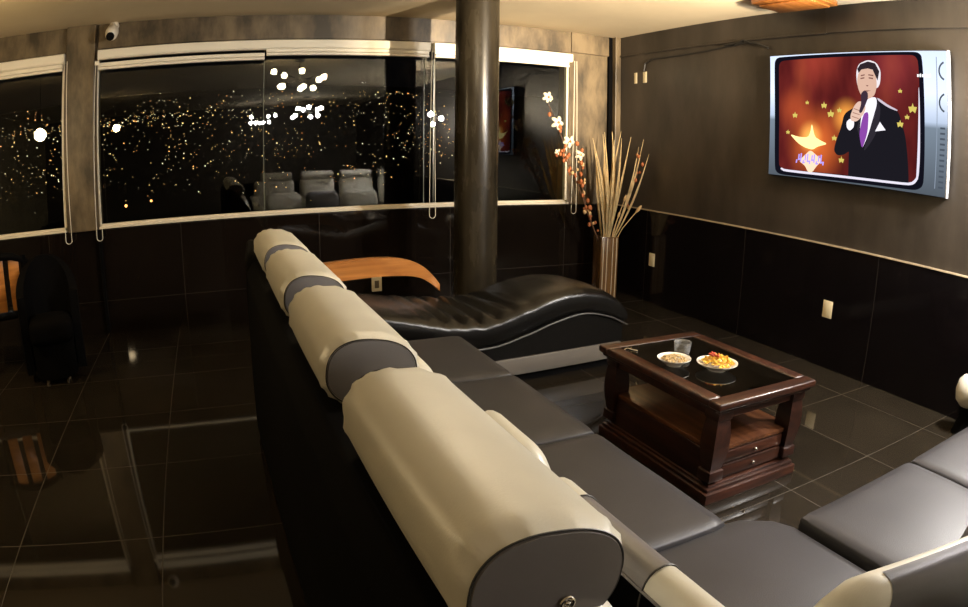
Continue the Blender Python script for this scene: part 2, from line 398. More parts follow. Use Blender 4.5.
cam_o = thing('security_camera', 'small white security camera on the wall above the main window', 'camera', (-.86, D - .0215, 2.575)); cam_o.scale = (1.4, 1.4, 1.4)
bm = bmesh.new(); lathe(bm, [(0, 0), (.03, 0), (.03, .02), (0, .02)], 20); bmesh.ops.rotate(bm, verts=bm.verts, matrix=Matrix.Rotation(PI / 2, 3, 'X')); obj('wall_bracket', bm, M['camwhite'], cam_o)
obj('arm', tube(bmesh.new(), [(0, -.01, 0), (0, -.05, .005), (0, -.075, -.02)], .011, 8), M['camwhite'], cam_o)
bm = pillow((.075, .12, .085), .036, 6, mat=Matrix.Translation((0, -.09, -.055)) @ Matrix.Rotation(.45, 4, 'X')); hd = obj('body', bm, M['camwhite'], cam_o)
bm = bmesh.new(); lathe(bm, [(0, 0), (.024, 0), (.026, .012), (0, .016)], 20); bmesh.ops.transform(bm, matrix=Matrix.Translation((0, -.143, -.085)) @ Matrix.Rotation(PI / 2 + .45, 4, 'X'), verts=bm.verts); obj('lens', bm, M['camblack'], cam_o)

# ------------------------------------------------------------------ television
TVY0, TVY1, TVZ0, TVZ1, TVX = 1.862, 3.434, 1.332, 2.243, 3.85
TW_, TH_ = TVY1 - TVY0, TVZ1 - TVZ0
tv = thing('television', 'large wall-mounted flat television showing a man in a dark suit singing into a microphone', 'television', (TVX, TVY1, TVZ0), -PI / 2)
# local x runs to the right along the screen, local y away from the viewer, local z up
obj('housing', B(((-.004, .004, -.004), (TW_ + .004, .055, TH_ + .004)), bev=.004), M['tvblack'], tv)
obj('edge_trim', B(((TW_ - .002, -.003, -.004), (TW_ + .010, .03, TH_ + .004)), bev=.002), M['tvrim'], tv)
obj('mount', B(((.5, .05, .3), (1.05, .059, .65))), M['tvblack'], tv, False)
def smat(name, c, s): return emis(name, c, s)
def screen_mat():
    m, t, out = nt('screen_wallpaper')
    tc = N(t, 'ShaderNodeTexCoord'); sp = N(t, 'ShaderNodeSeparateXYZ'); t.links.new(tc.outputs['Object'], sp.inputs[0])
    mr = N(t, 'ShaderNodeMapRange'); mr.inputs['From Max'].default_value = TH_; t.links.new(sp.outputs['Z'], mr.inputs[0])
    r = N(t, 'ShaderNodeValToRGB'); e = r.color_ramp.elements
    e[0].position = 0; e[0].color = c4((.07, .085, .105)); e[1].position = 1; e[1].color = c4((.62, .72, .90))
    for p, c in ((.46, (.16, .20, .25)), (.50, (.42, .5, .64)), (.7, (.72, .8, .95))):
        k = e.new(p); k.color = c4(c)
    t.links.new(mr.outputs[0], r.inputs[0])
    em = N(t, 'ShaderNodeEmission'); em.inputs[1].default_value = 1.35; t.links.new(r.outputs[0], em.inputs[0]); t.links.new(em.outputs[0], out.inputs[0])
    return m
def picture_mat():
    """the programme's own backdrop: dark red with orange beams"""
    m, t, out = nt('programme_backdrop')
    tc = N(t, 'ShaderNodeTexCoord'); mp = N(t, 'ShaderNodeMapping'); t.links.new(tc.outputs['Object'], mp.inputs[0])
    mp.inputs['Rotation'].default_value = (0, .6, 0); mp.inputs['Scale'].default_value = (2.2, 1, .9)
    nz = N(t, 'ShaderNodeTexNoise'); nz.inputs['Scale'].default_value = 1.7; nz.inputs['Detail'].default_value = 3
    t.links.new(mp.outputs[0], nz.inputs['Vector'])
    r = N(t, 'ShaderNodeValToRGB'); e = r.color_ramp.elements
    e[0].position = .30; e[0].color = c4((.055, .006, .008)); e[1].position = .80; e[1].color = c4((.26, .045, .022))
    k = e.new(.52); k.color = c4((.15, .018, .016))
    t.links.new(nz.outputs['Fac'], r.inputs[0])
    def blob(cx, cz, rad, col):
        v = N(t, 'ShaderNodeVectorMath', operation='DISTANCE'); t.links.new(tc.outputs['Object'], v.inputs[0]); v.inputs[1].default_value = (cx, 0, cz)
        q = N(t, 'ShaderNodeMapRange', interpolation_type='SMOOTHSTEP'); q.inputs['From Min'].default_value = rad; q.inputs['From Max'].default_value = 0
        t.links.new(v.outputs['Value'], q.inputs[0])
        mm = N(t, 'ShaderNodeMix', data_type='RGBA'); mm.inputs[6].default_value = (0, 0, 0, 1); mm.inputs[7].default_value = c4(col)
        t.links.new(q.outputs[0], mm.inputs[0]); return mm
    last = r.outputs[0]
    for a in ((.30 * TW_, .28 * TH_, .34, (.60, .13, .015)), (.47 * TW_, .50 * TH_, .16, (1.0, .42, .06)), (.26 * TW_, .33 * TH_, .14, (.8, .5, .1)), (.16 * TW_, .55 * TH_, .22, (.28, .05, .01)), (.30 * TW_, .95 * TH_, .30, (.22, .03, .015)), (.72 * TW_, .9 * TH_, .35, (.10, .015, .02))):
        bl = blob(*a); ad = N(t, 'ShaderNodeMix', data_type='RGBA', blend_type='ADD'); ad.inputs[0].default_value = 1
        t.links.new(last, ad.inputs[6]); t.links.new(bl.outputs[2], ad.inputs[7]); last = ad.outputs[2]
    em = N(t, 'ShaderNodeEmission'); em.inputs[1].default_value = 1.0; t.links.new(last, em.inputs[0]); t.links.new(em.outputs[0], out.inputs[0])
    return m
def chaikin(pts, it=2):
    for _ in range(it):
        q = []
        for i in range(len(pts)):
            a, b = pts[i], pts[(i + 1) % len(pts)]
            q += [(a[0] * .8 + b[0] * .2, a[1] * .8 + b[1] * .2), (a[0] * .2 + b[0] * .8, a[1] * .2 + b[1] * .8)]
        pts = q
    return pts
def poly(bm, pts, d):
    if len(pts) > 5 and len(pts) != 10: pts = chaikin(pts)
    f = bm.faces.new([bm.verts.new((u * TW_, -d, v * TH_)) for u, v in pts]); return f
def screen_part(name, polys, mat, d, par):
    bm = bmesh.new()
    for p in polys: poly(bm, p, d)
    bmesh.ops.triangulate(bm, faces=bm.faces[:])
    return obj(name, bm, mat, par, False)
scr = screen_part('screen', [[(0, 0), (1, 0), (1, 1), (0, 1)]], screen_mat(), -.0025, tv)
frame = [(.026, .933), (.041, .978), (.073, .99), (.822, .995), (.858, .988), (.878, .953), (.891, .098), (.883, .048), (.859, .024), (.823, .016), (.103, .004), (.06, .015), (.037, .058)]
pict = [(.056, .908), (.069, .947), (.101, .959), (.814, .973), (.842, .96), (.857, .915), (.863, .131), (.853, .09), (.828, .07), (.8, .068), (.111, .052), (.079, .064), (.065, .097)]
screen_part('picture_border', [frame], smat('border_black', (.006, .006, .012), 1), -.002, scr)
screen_part('picture', [pict], picture_mat(), -.0015, scr)
gl = [(.083, .066), (.111, .050), (.8, .059), (.835, .074), (.858, .121), (.853, .737), (.858, .737), (.868, .116), (.844, .057), (.801, .042), (.108, .031), (.078, .052)]
screen_part('border_glow', [gl], smat('border_white', (.9, .85, 1), 1.0), -.0012, scr)
dark = smat('suit_black', (.012, .011, .016), 1); skin = smat('face_skin', (.78, .50, .38), 1); wht = smat('shirt_white', (.95, .92, 1), 1.15)
per = screen_part('person_picture', [[(.642, .655), (.698, .597), (.749, .566), (.772, .472), (.791, .374), (.804, .238), (.814, .10), (.814, .068), (.813, .066), (.80, .065), (.51, .056), (.492, .056), (.49, .058), (.49, .09), (.492, .173), (.494, .247), (.462, .212), (.423, .202), (.403, .236), (.409, .291), (.442, .423), (.457, .527), (.52, .581), (.569, .589), (.604, .633)]], dark, -.0010, scr)
P2 = [
 ('hair_rim', [(.528, .768), (.525, .844), (.54, .908), (.592, .939), (.637, .917), (.66, .854), (.656, .76), (.639, .718), (.536, .726)], smat('rim_light', (.95, .88, .92), 1), .0008),
 ('face', [(.538, .838), (.555, .867), (.59, .875), (.616, .862), (.634, .82), (.638, .739), (.627, .676), (.606, .648), (.578, .642), (.554, .663), (.536, .716), (.529, .779)], skin, .0006),
 ('hair', [(.539, .838), (.532, .87), (.549, .905), (.591, .925), (.630, .910), (.652, .85), (.642, .78), (.616, .862), (.59, .872), (.555, .864)], smat('hair_dark', (.03, .02, .025), 1), .0004),
 ('shirt', [(.589, .649), (.633, .66), (.639, .608), (.619, .509), (.59, .362), (.56, .261), (.547, .39), (.552, .505), (.569, .58)], wht, .0008),
 ('tie', [(.567, .533), (.588, .547), (.594, .523), (.59, .393), (.562, .258), (.544, .368), (.552, .452)], smat('tie_purple', (.28, .07, .42), 1), .0006),
 ('shoulder_light', [(.639, .658), (.698, .603), (.749, .57), (.743, .562), (.695, .586), (.642, .634)], smat('rim_light_b', (.7, .62, .72), 1), .0006),
 ('cuff', [(.471, .463), (.492, .491), (.515, .475), (.513, .424), (.49, .395), (.473, .42)], wht, .0005),
 ('hand', [(.492, .512), (.513, .587), (.538, .625), (.569, .617), (.579, .572), (.564, .52), (.529, .468), (.497, .47)], smat('hand_skin', (.85, .58, .46), 1), .0004),
 ('microphone', [(.552, .684), (.569, .706), (.588, .694), (.591, .653), (.576, .596), (.554, .532), (.539, .54), (.554, .61), (.551, .652)], smat('mic_dark', (.05, .03, .05), 1), .0002),
 ('pocket_square', [(.63, .405), (.655, .477), (.686, .419)], wht, .0006),
]
for n_, p_, m_, d_ in P2: screen_part(n_, [p_], m_, -d_, scr)
fd = smat('face_shadow', (.25, .11, .09), 1)
for n_, p_ in zip(('eye', 'eye', 'eyebrow', 'eyebrow', 'nose_shadow', 'mouth'), [[(.549, .800), (.571, .806), (.571, .796), (.549, .790)], [(.594, .806), (.618, .801), (.618, .790), (.594, .796)], [(.551, .822), (.573, .828), (.572, .819), (.551, .812)], [(.592, .828), (.620, .823), (.62, .813), (.592, .819)], [(.577, .745), (.594, .745), (.586, .735)], [(.566, .706), (.606, .706), (.586, .697)]]): screen_part(n_, [p_], fd, -.0003, scr)
screen_part('fingers', [[(.512, .570), (.545, .555), (.545, .549), (.512, .563)], [(.506, .540), (.545, .525), (.545, .519), (.506, .533)], [(.503, .510), (.54, .495), (.54, .489), (.503, .503)]], smat('finger_shadow', (.40, .20, .15), 1), -.0003, scr)
screen_part('lapels', [[(.602, .633), (.56, .30), (.53, .42), (.56, .58)], [(.642, .65), (.66, .56), (.64, .40), (.60, .30), (.565, .24), (.62, .50)]], smat('lapel_dark', (.03, .026, .036), 1), -.0009, scr)
fl = [(.13, .346), (.184, .326), (.236, .324), (.258, .344), (.268, .449), (.286, .335), (.321, .308), (.367, .284), (.306, .259), (.278, .229), (.229, .243), (.185, .274)]
fl_o = screen_part('flame_star', [fl], smat('flame_yellow', (1, .80, .32), 1.6), -.0010, scr)
screen_part('flame_base', [[(.231, .184), (.264, .228), (.299, .192), (.337, .153), (.302, .1), (.279, .05), (.253, .05), (.233, .1), (.194, .131)]], smat('flame_base_pale', (1, .72, .5), 1.2), -.0010, scr)
def star(cx, cz, r):
    return [(cx + (r if k % 2 == 0 else r * .42) * math.sin(PI * k / 5) / TW_, cz + (r if k % 2 == 0 else r * .42) * math.cos(PI * k / 5) / TH_) for k in range(10)]
for (u, v), r in zip([(.163, .501), (.238, .605), (.34, .585), (.38, .52), (.403, .334), (.76, .708), (.824, .586), (.796, .524), (.761, .471), (.448, .171), (.07 + .05, .36), (.43, .55)], [.026, .018, .028, .032, .024, .018, .036, .020, .028, .026, .02, .022]):
    screen_part('star', [star(u, v, r)], smat('star_gold', (.75, .62, .14), 1), -.0009, scr)
# the small violet lettering across the lamp's base (unreadable strokes) and the white caption on the border
strokes = []
x = .175
for k in range(13):
    h = .028 + .020 * ((k * 7) % 3); y0 = .115 + .012 * ((k * 5) % 3)
    strokes.append([(x, y0), (x + .008, y0), (x + .011, y0 + h), (x + .003, y0 + h)])
    if k % 2: strokes.append([(x, y0), (x + .017, y0 + .003), (x + .017, y0 + .016), (x, y0 + .012)])
    x += .0135
screen_part('caption_strokes', strokes, smat('caption_violet', (.46, .36, .95), 1.2), -.0006, scr)
screen_part('side_caption', [[(.848 + k * .012, .812), (.856 + k * .012, .812), (.856 + k * .012, .832 + .006 * (k % 2)), (.848 + k * .012, .832)] for k in range(6)], smat('caption_white', (1, 1, 1), 1.3), -.0008, scr)
ctl = smat('control_grey', (.08, .10, .13), 1)
def arc(cx, cz, R, w, a0, a1, n=14):
    o_ = [(cx + R * math.cos(a0 + (a1 - a0) * k / n) / TW_, cz + R * math.sin(a0 + (a1 - a0) * k / n) / TH_) for k in range(n + 1)]
    i_ = [(cx + (R - w) * math.cos(a0 + (a1 - a0) * k / n) / TW_, cz + (R - w) * math.sin(a0 + (a1 - a0) * k / n) / TH_) for k in range(n + 1)]
    return [[o_[k], o_[k + 1], i_[k + 1], i_[k]] for k in range(n)]
screen_part('dial', arc(.995, .859, .065, .012, PI * .62, PI * 1.38), ctl, -.0012, scr)
screen_part('dial', arc(.995, .638, .065, .012, PI * .62, PI * 1.38), ctl, -.0012, scr)
for k in range(12): screen_part('speaker_slot', [[(.962, .47 - k * .0365), (.986, .47 - k * .0365), (.986, .457 - k * .0365), (.962, .457 - k * .0365)]], ctl, -.0012, scr)
screen_part('panel_line', [[(.944, .957), (.9475, .957), (.9475, .05), (.944, .05)]], smat('line_grey', (.3, .36, .46), 1), -.0012, scr)

# ------------------------------------------------------------------ sectional sofa
sofa = thing('sectional_sofa', 'large L-shaped leather sectional sofa with cream bolster headrests and charcoal seats', 'sofa')
# (along, depth, z) -> world; row A runs along y, row B along x
def rowA(a, d, z): return Vector((.13 + d, a, z))
def rowB(a, d, z): return Vector((a, -.155 + d, z))
def map_bm(bm, f):
    for v in bm.verts: v.co = f(*v.co)
    return bm
def headrest(f, a0, a1, vis=True):
    """bolster: rounded cross-section in (depth, z) swept along"""
    c0, z0, hw, hh, tilt = .171, .976, .107, .080, -.15
    n, seg = 56, 26
    bm = bmesh.new(); rings = []
    L = a1 - a0
    for i in range(seg + 1):
        t = i / seg; a = a0 + L * t
        e = min(t, 1 - t) * L
        s = 1 - .10 * max(0, 1 - e / .022) ** 2.4 + .012 * math.sin(PI * t)
        ring = []
        for k in range(n):
            th = 2 * PI * k / n; ct, st = math.cos(th), math.sin(th)
            pw = 2 / 2.4
            x = hw * math.copysign(abs(ct) ** pw, ct); z = hh * math.copysign(abs(st) ** pw, st)
            pk = 1 + .026 * math.sin(th * 15 + 1.3 * math.sin(3 * th)) * math.exp(-((e - .016) / .018) ** 2)
            x, z = x * s * pk, z * s * pk
            ring.append(bm.verts.new((a, c0 + x * math.cos(tilt) - z * math.sin(tilt), z0 + x * math.sin(tilt) + z * math.cos(tilt))))
        rings.append(ring)
    for i in range(seg):
        for k in range(n): bm.faces.new((rings[i][k], rings[i][(k + 1) % n], rings[i + 1][(k + 1) % n], rings[i + 1][k]))
    bm.faces.new(rings[0]); bm.faces.new(rings[-1])
    h = obj('headrest', map_bm(bm, f), M['cream'], sofa)
    for a, sgn in ((a0, -1), (a1, 1)):
        bm = bmesh.new(); rs = []
        for (q, off) in ((.885, -.003), (.87, .004), (.55, .008), (.0, .010)):
            if q == 0: rs.append([bm.verts.new((a + sgn * off, c0, z0))]); continue
            r_ = []
            for k in range(n):
                th = 2 * PI * k / n; ct, st = math.cos(th), math.sin(th); pw = 2 / 2.4
                x = hw * q * math.copysign(abs(ct) ** pw, ct); z = hh * q * math.copysign(abs(st) ** pw, st)
                r_.append(bm.verts.new((a + sgn * off, c0 + x * math.cos(tilt) - z * math.sin(tilt), z0 + x * math.sin(tilt) + z * math.cos(tilt))))
            rs.append(r_)
        for p, q in zip(rs, rs[1:]):
            for k in range(n):
                fv = [p[k], p[(k + 1) % n]] + ([q[(k + 1) % n], q[k]] if len(q) > 1 else [q[0]])
                bm.faces.new(fv)
        ep = obj('end_panel', map_bm(bm, f), M['grey'], h); ep['label'] = 'dark grey leather end panel'
        bm = bmesh.new(); pts = []
        for k in range(n + 1):
            th = 2 * PI * k / n; ct, st = math.cos(th), math.sin(th); pw = 2 / 2.4
            x = hw * .90 * math.copysign(abs(ct) ** pw, ct); z = hh * .90 * math.copysign(abs(st) ** pw, st)
            pts.append((a + sgn * .001, c0 + x * math.cos(tilt) - z * math.sin(tilt), z0 + x * math.sin(tilt) + z * math.cos(tilt)))
        obj('piping', map_bm(tube(bm, pts, .0014, 6, False), f), M['piping'], h)
        bm = bmesh.new()
        bx = c0 + .018
        torus(bm, Matrix.Translation((a + sgn * .013, bx, z0 - .024)) @ Matrix.Rotation(PI / 2, 4, 'Y'), .0078, .0026)
        ball(bm, (a + sgn * .012, bx, z0 - .024), .005, 1)
        bt = obj('button', map_bm(bm, f), M['steel'], h); bt['label'] = 'round steel button'
    return h
def backrest(f, a0, a1):
    """tall padded cushion leaning back under the headrest: cream front"""
    L = a1 - a0
    lean = math.atan2(.17, .50)
    mat = Matrix.Translation(((a0 + a1) / 2, .262, .66)) @ Matrix.Rotation(lean, 4, 'X')
    bm = pillow((L, .17, .54), .06, 10, (.0, .03, .012), mat=mat)
    return obj('backrest', map_bm(bm, f), M['cream'], sofa)
def seat(f, a0, a1, d0=.40, d1=1.14, z0=.27, z1=.42, puff=.014, mat='seat'):
    m4 = Matrix.Translation(((a0 + a1) / 2, (d0 + d1) / 2, (z0 + z1) / 2))
    bm = pillow((a1 - a0, d1 - d0, z1 - z0), .024, 11, (0, 0, puff), mat=m4)
    for v in bm.verts:      # shallow leather creases
        v.co.z += .003 * noise.noise(Vector((v.co.x * 5, v.co.y * 5, v.co.z)))
    s = obj('seat', map_bm(bm, f), M[mat], sofa)
    pts = [(a0 + .012, d1 - .004, z1 - .022), (a1 - .012, d1 - .004, z1 - .022)]
    obj('piping', map_bm(tube(bmesh.new(), pts, .004, 6), f), M['piping'], s)
    return s
# row A (left leg) : three seats
for a0, a1 in ((1.128, 1.855), (1.862, 2.555), (2.562, 3.24)):
    seat(rowA, a0, a1, .40, 1.15); backrest(rowA, a0 + .04, a1 - .04)
for a0, a1 in ((.500, 1.06), (1.25, 1.79), (1.965, 2.505), (2.665, 3.19)):
    headrest(rowA, a0, a1)
# row B (right leg)
for a0, a1 in ((1.472, 2.155), (2.163, 2.84), (2.85, 3.50)):
    seat(rowB, a0, a1, .42, 1.17, .27, .43); backrest(rowB, a0 + .04, a1 - .04)
for a0, a1 in ((.85, 1.38), (1.55, 2.09), (2.23, 2.77), (2.91, 3.45)):
    headrest(rowB, a0, a1)
# wedge seat in the corner
bm = bmesh.new()
wp = [(.52, 1.125), (1.262, 1.125), (1.272, 1.155), (1.34, 1.145), (1.43, 1.08), (1.463, 1.01), (1.466, .25), (.52, .25)]
prism(bm, wp, 'z', .26, .396, .014, 3)
for v in bm.verts: pass
ws = obj('seat', bm, M['seat'], sofa)
# wedge backs
for f, a0, a1 in ((rowA, .45, 1.09), (rowB, .72, 1.42)): backrest(f, a0, a1)
# low two-tone lumbar pads standing in front of the wedge backs
def pad(f, a0, a1, bands, rot=0, d=.535, over=None, back=False, up=0):
    zc = .57 + up
    """low back pad; bands = list of (from, to, leather) along a1 -> a0"""
    m = 30; prof = []
    for k in range(m):
        th = 2 * PI * k / m
        x = .058 * math.copysign(abs(math.cos(th)) ** .8, math.cos(th)); z = .165 * math.copysign(abs(math.sin(th)) ** .75, math.sin(th))
        ln = .22
        prof.append((x * math.cos(ln) - z * math.sin(ln), z * math.cos(ln) + x * math.sin(ln)))
    L = a1 - a0; root = None
    for (t0, t1, mt) in bands:
        bm = bmesh.new(); rings = []; n_ = 16
        for i in range(n_ + 1):
            t = t0 + (t1 - t0) * i / n_; e = min(t, 1 - t) * L
            s = 1 - .55 * max(0, 1 - e / .09) ** 2
            rings.append([bm.verts.new((a1 - L * t, d + x * s - rot * ((a1 - L * t) - a0), zc + z * s)) for x, z in prof])
        for i in range(n_):
            for k in range(m): bm.faces.new((rings[i][k], rings[i][(k + 1) % m], rings[i + 1][(k + 1) % m], rings[i + 1][k]))
        bm.faces.new(rings[0]); bm.faces.new(rings[-1])
        o = obj('lumbar_pad' if root is None else 'pad_panel', map_bm(bm, f), M[mt], root or sofa)
        if root or len(bands) > 1: o['label'] = 'cream leather lumbar pad end' if mt == 'cream' else 'grey leather panel of the lumbar pad'
        for t in ((t0,) if root else ()):
            pts = [(a1 - L * t, d + x * 1.012 - rot * ((a1 - L * t) - a0), zc + z * 1.012) for x, z in prof]
            obj('piping', map_bm(tube(bmesh.new(), pts + pts[:1], .0022, 6, False), f), M['piping'], root)
        root = root or o
    if back:        # black sheet paints the shadowed gap behind the pad, piped along its upper edge
        bm = bmesh.new(); rings = []; n_ = 24; ks = range(11, 23)
        for i in range(n_ + 1):
            t = .02 + .96 * i / n_; e = min(t, 1 - t) * L
            s = (1 - .55 * max(0, 1 - e / .09) ** 2) * 1.014
            rings.append([bm.verts.new((a1 - L * t, d + prof[k][0] * s, .57 + prof[k][1] * s)) for k in ks])
        for i in range(n_):
            for k in range(len(ks) - 1): bm.faces.new((rings[i][k], rings[i][k + 1], rings[i + 1][k + 1], rings[i + 1][k]))
        edge = [tuple(r[0].co) for r in rings]
        bmesh.ops.solidify(bm, geom=bm.faces[:], thickness=.003)
        o = obj('pad_gap_shade', map_bm(bm, f), M['blackmatte'], root); o['label'] = 'black sheet on the rear of the lumbar pad standing in for the shadowed gap behind it'
        obj('piping', map_bm(tube(bmesh.new(), edge, .003, 6), f), M['grey'], root)
    if over:        # grey panel sewn over the rear of the pad
        bm = bmesh.new(); rings = []; n_ = 18; ks = range(7, 24)
        for i in range(n_ + 1):
            t = over[0] + (over[1] - over[0]) * i / n_; e = min(t, 1 - t) * L
            s = (1 - .55 * max(0, 1 - e / .09) ** 2) * 1.012
            rings.append([bm.verts.new((a1 - L * t, d + prof[k][0] * s - rot * ((a1 - L * t) - a0), .57 + prof[k][1] * s)) for k in ks])
        for i in range(n_):
            for k in range(len(ks) - 1): bm.faces.new((rings[i][k], rings[i][k + 1], rings[i + 1][k + 1], rings[i + 1][k]))
        bmesh.ops.solidify(bm, geom=bm.faces[:], thickness=.003)
        o = obj('pad_panel', map_bm(bm, f), M['grey'], root); o['label'] = 'grey leather panel of the lumbar pad'
pad(rowA, .40, 1.18, [(0, .22, 'cream'), (.22, .59, 'grey'), (.59, 1, 'cream')], 0, .567, None, True)
pad(rowA, 1.16, 1.53, [(0, 1, 'cream')], 0, .553, None, False, .03)
pad(rowA, 1.90, 2.50, [(0, 1, 'cream')])
pad(rowA, 2.62, 3.18, [(0, 1, 'cream')])
rp_ = pad(rowB, .88, 1.50, [(0, 1, 'cream')], .28, .672, (.03, .80))
pad(rowB, 1.56, 2.12, [(0, 1, 'grey')], 0, .61)
pad(rowB, 2.20, 2.80, [(0, 1, 'cream')], 0, .56)
pad(rowB, 2.89, 3.46, [(0, 1, 'cream')], 0, .56)
# frame: base plinths, rear panels, arm at the far end
fr = bmesh.new()
for a, b in (((.30, .30, .05), (1.235, 3.22, .268)), ((.45, .05, .05), (3.48, .965, .262))): box(fr, a, b, .01)
obj('base', fr, M['blackmatte'], sofa)
rp = bmesh.new()
prism(rp, [(.14, .04), (.34, .04), (.34, .80), (.26, .90), (.19, .90), (.155, .84)], 'y', -.145, 3.24, .012, 2)
prism(rp, [(-.145, .04), (.055, .04), (.055, .80), (-.025, .90), (-.09, .90), (-.13, .84)], 'x', .345, 3.50, .012, 2)
obj('rear_panel', rp, M['blackmatte'], sofa)
for (x, y) in ((.2, .0), (.2, 1.6), (.2, 3.1), (1.15, 1.3), (1.15, 3.1), (1.2, .85), (3.4, .85), (3.4, .0), (1.9, .0)):
    obj('foot', lathe(bmesh.new(), [(0, 0), (.022, 0), (.028, .055), (0, .055)], 14, (x, y, 0)), M['steel'], sofa)
# armrest panel closing the far end
am = bmesh.new()
prism(am, [(.15, .05), (.95, .05), (.95, .40), (.60, .52), (.34, .93), (.24, 1.0), (.17, 1.0), (.15, .9)], 'y', 3.245, 3.30, .014, 2)
obj('armrest', am, M['black'], sofa)

# ------------------------------------------------------------------ chaise longue
cx0, cy0 = .80, 3.345
ch = thing('chaise_longue', 'black tufted leather chaise longue with wavy top on a grey base, between sofa and window', 'chaise longue', (cx0, cy0, 0), math.radians(4))
CL, CW = 1.78, .62
def sp(xs, zs, x):
    if x <= xs[0]: return zs[0]
    for i in range(len(xs) - 1):
        if x <= xs[i + 1]:
            t = (x - xs[i]) / (xs[i + 1] - xs[i]); m0 = (zs[i + 1] - zs[max(i - 1, 0)]) / (xs[i + 1] - xs[max(i - 1, 0)]); m1 = (zs[min(i + 2, len(xs) - 1)] - zs[i]) / (xs[min(i + 2, len(xs) - 1)] - xs[i])
            hgt = xs[i + 1] - xs[i]
            return (2 * t ** 3 - 3 * t ** 2 + 1) * zs[i] + (t ** 3 - 2 * t ** 2 + t) * hgt * m0 + (-2 * t ** 3 + 3 * t ** 2) * zs[i + 1] + (t ** 3 - t ** 2) * hgt * m1
    return zs[-1]
XS = [0, .25, .5, .75, 1.0, 1.2, 1.42, 1.63, 1.78]
ZT = [.56, .50, .435, .425, .49, .545, .555, .51, .41]
ZB = [.40, .34, .27, .25, .30, .355, .385, .34, .27]
def chaise_cushion():
    bm = bmesh.new(); nx, m = 90, 44; rings = []
    for i in range(nx + 1):
        x = CL * i / nx; zt, zb = sp(XS, ZT, x), sp(XS, ZB, x); e = min(x, CL - x)
        k_ = 1 - .5 * max(0, 1 - e / .05) ** 2
        ring = []
        for j in range(m):
            th = 2 * PI * j / m; pw = .42
            y = CW / 2 + (CW / 2) * math.copysign(abs(math.cos(th)) ** pw, math.cos(th)); s = math.copysign(abs(math.sin(th)) ** pw, math.sin(th))
            hz = (zt - zb) / 2 * k_; z = (zt + zb) / 2 + hz * s
            if s > .3:      # tufts and cross folds on the top
                f_ = math.exp(-((x - .62) / .28) ** 2)
                fold = abs(math.sin(PI * (x - .20 + .14 * (y - .3)) / .115))
                z += s * (.045 * f_ * (fold ** .6 - .6)) * (1 if y > .04 else .4)
                z += s * .012 * math.sin(PI * y / CW) + .006 * noise.noise(Vector((x * 9, y * 9, 1)))
                # back edge stands slightly higher
                z += s * .05 * (y / CW) * math.exp(-((x - .55) / .35) ** 2)
            if y < .05 and s < .6: z += .004 * noise.noise(Vector((x * 14, 3, s * 5)))
            ring.append(bm.verts.new((x, y, z)))
        rings.append(ring)
    for i in range(nx):
        for k in range(m): bm.faces.new((rings[i][k], rings[i][(k + 1) % m], rings[i + 1][(k + 1) % m], rings[i + 1][k]))
    bm.faces.new(rings[0]); bm.faces.new(rings[-1])
    return bm
cu = obj('cushion', chaise_cushion(), M['black'], ch)
pts = [(CL * i / 60, -.004, sp(XS, ZB, CL * i / 60) + .012) for i in range(61)]
obj('piping', tube(bmesh.new(), pts, .006, 6), M['piping'], cu)
sd = bmesh.new()
pl = [(x, sp(XS, ZB, x) + .02) for x in [.03 + (CL - .06) * i / 30 for i in range(31)]]
prism(sd, pl + [(CL - .03, .172), (.03, .172)], 'y', .012, CW - .012)
obj('side_panel', sd, M['black'], ch, True)
obj('base', B(((.06, .0, .062), (CL - .04, CW, .17)), bev=.006), M['base'], ch)
obj('plinth', B(((.12, .05, .0), (CL - .1, CW - .05, .061))), M['blackmatte'], ch)
# bent wooden arm along the far side
am = bmesh.new(); top = []; bot = []
AX = [-.15, .1, .35, .50, .59, .66, .70]
AT = [.725, .738, .732, .70, .650, .580, .53]
AB = [.600, .612, .614, .600, .570, .520, .48]
aa = [AX[0] + (AX[-1] - AX[0]) * i / 30 for i in range(31)]
prism(am, [(x, sp(AX, AT, x)) for x in aa] + [(x, sp(AX, AB, x)) for x in aa[::-1]], 'y', CW + .012, CW + .055, .006, 2)
arm = obj('armrest', am, M['orange'], ch); arm['label'] = 'honey-coloured bentwood arm arching over the far side'
obj('arm_support', B(((-.10, CW + .014, .0), (-.04, CW + .053, .62)), bev=.006), M['orange'], arm)

# ------------------------------------------------------------------ coffee table
tb = thing('coffee_table', 'dark mahogany coffee table with glass top, open shelf and drawers', 'table', (1.772, 1.716, 0))
TX, TY, TZ = .632, .895, .48
def tbm(*bx, bev=.006): return B(*bx, bev=bev)
fw = .075
bm = bmesh.new()
prof = [(0, .438), (.012, .434), (.012, .448), (0, .456), (0, .470), (.01, .48)]
for a, b in (((0, 0, .446), (TX, fw, TZ)), ((0, TY - fw, .446), (TX, TY, TZ)), ((0, fw, .446), (fw, TY - fw, TZ)), ((TX - fw, fw, .446), (TX, TY - fw, TZ))): box(bm, a, b, .009, 3)
top = obj('tabletop_frame', bm, M['mahoganyX'], tb)
obj('frame_molding', B(((.016, .016, .428), (TX - .016, .04, .4455)), ((.016, TY - .04, .428), (TX - .016, TY - .016, .4455)), ((.016, .04, .428), (.04, TY - .04, .4455)), ((TX - .04, .04, .428), (TX - .016, TY - .04, .4455)), bev=.006), M['mahogany'], top)
obj('glass_panel', B(((fw - .004, fw - .004, .468), (TX - fw + .004, TY - fw + .004, .476))), M['tableglass'], tb, False)
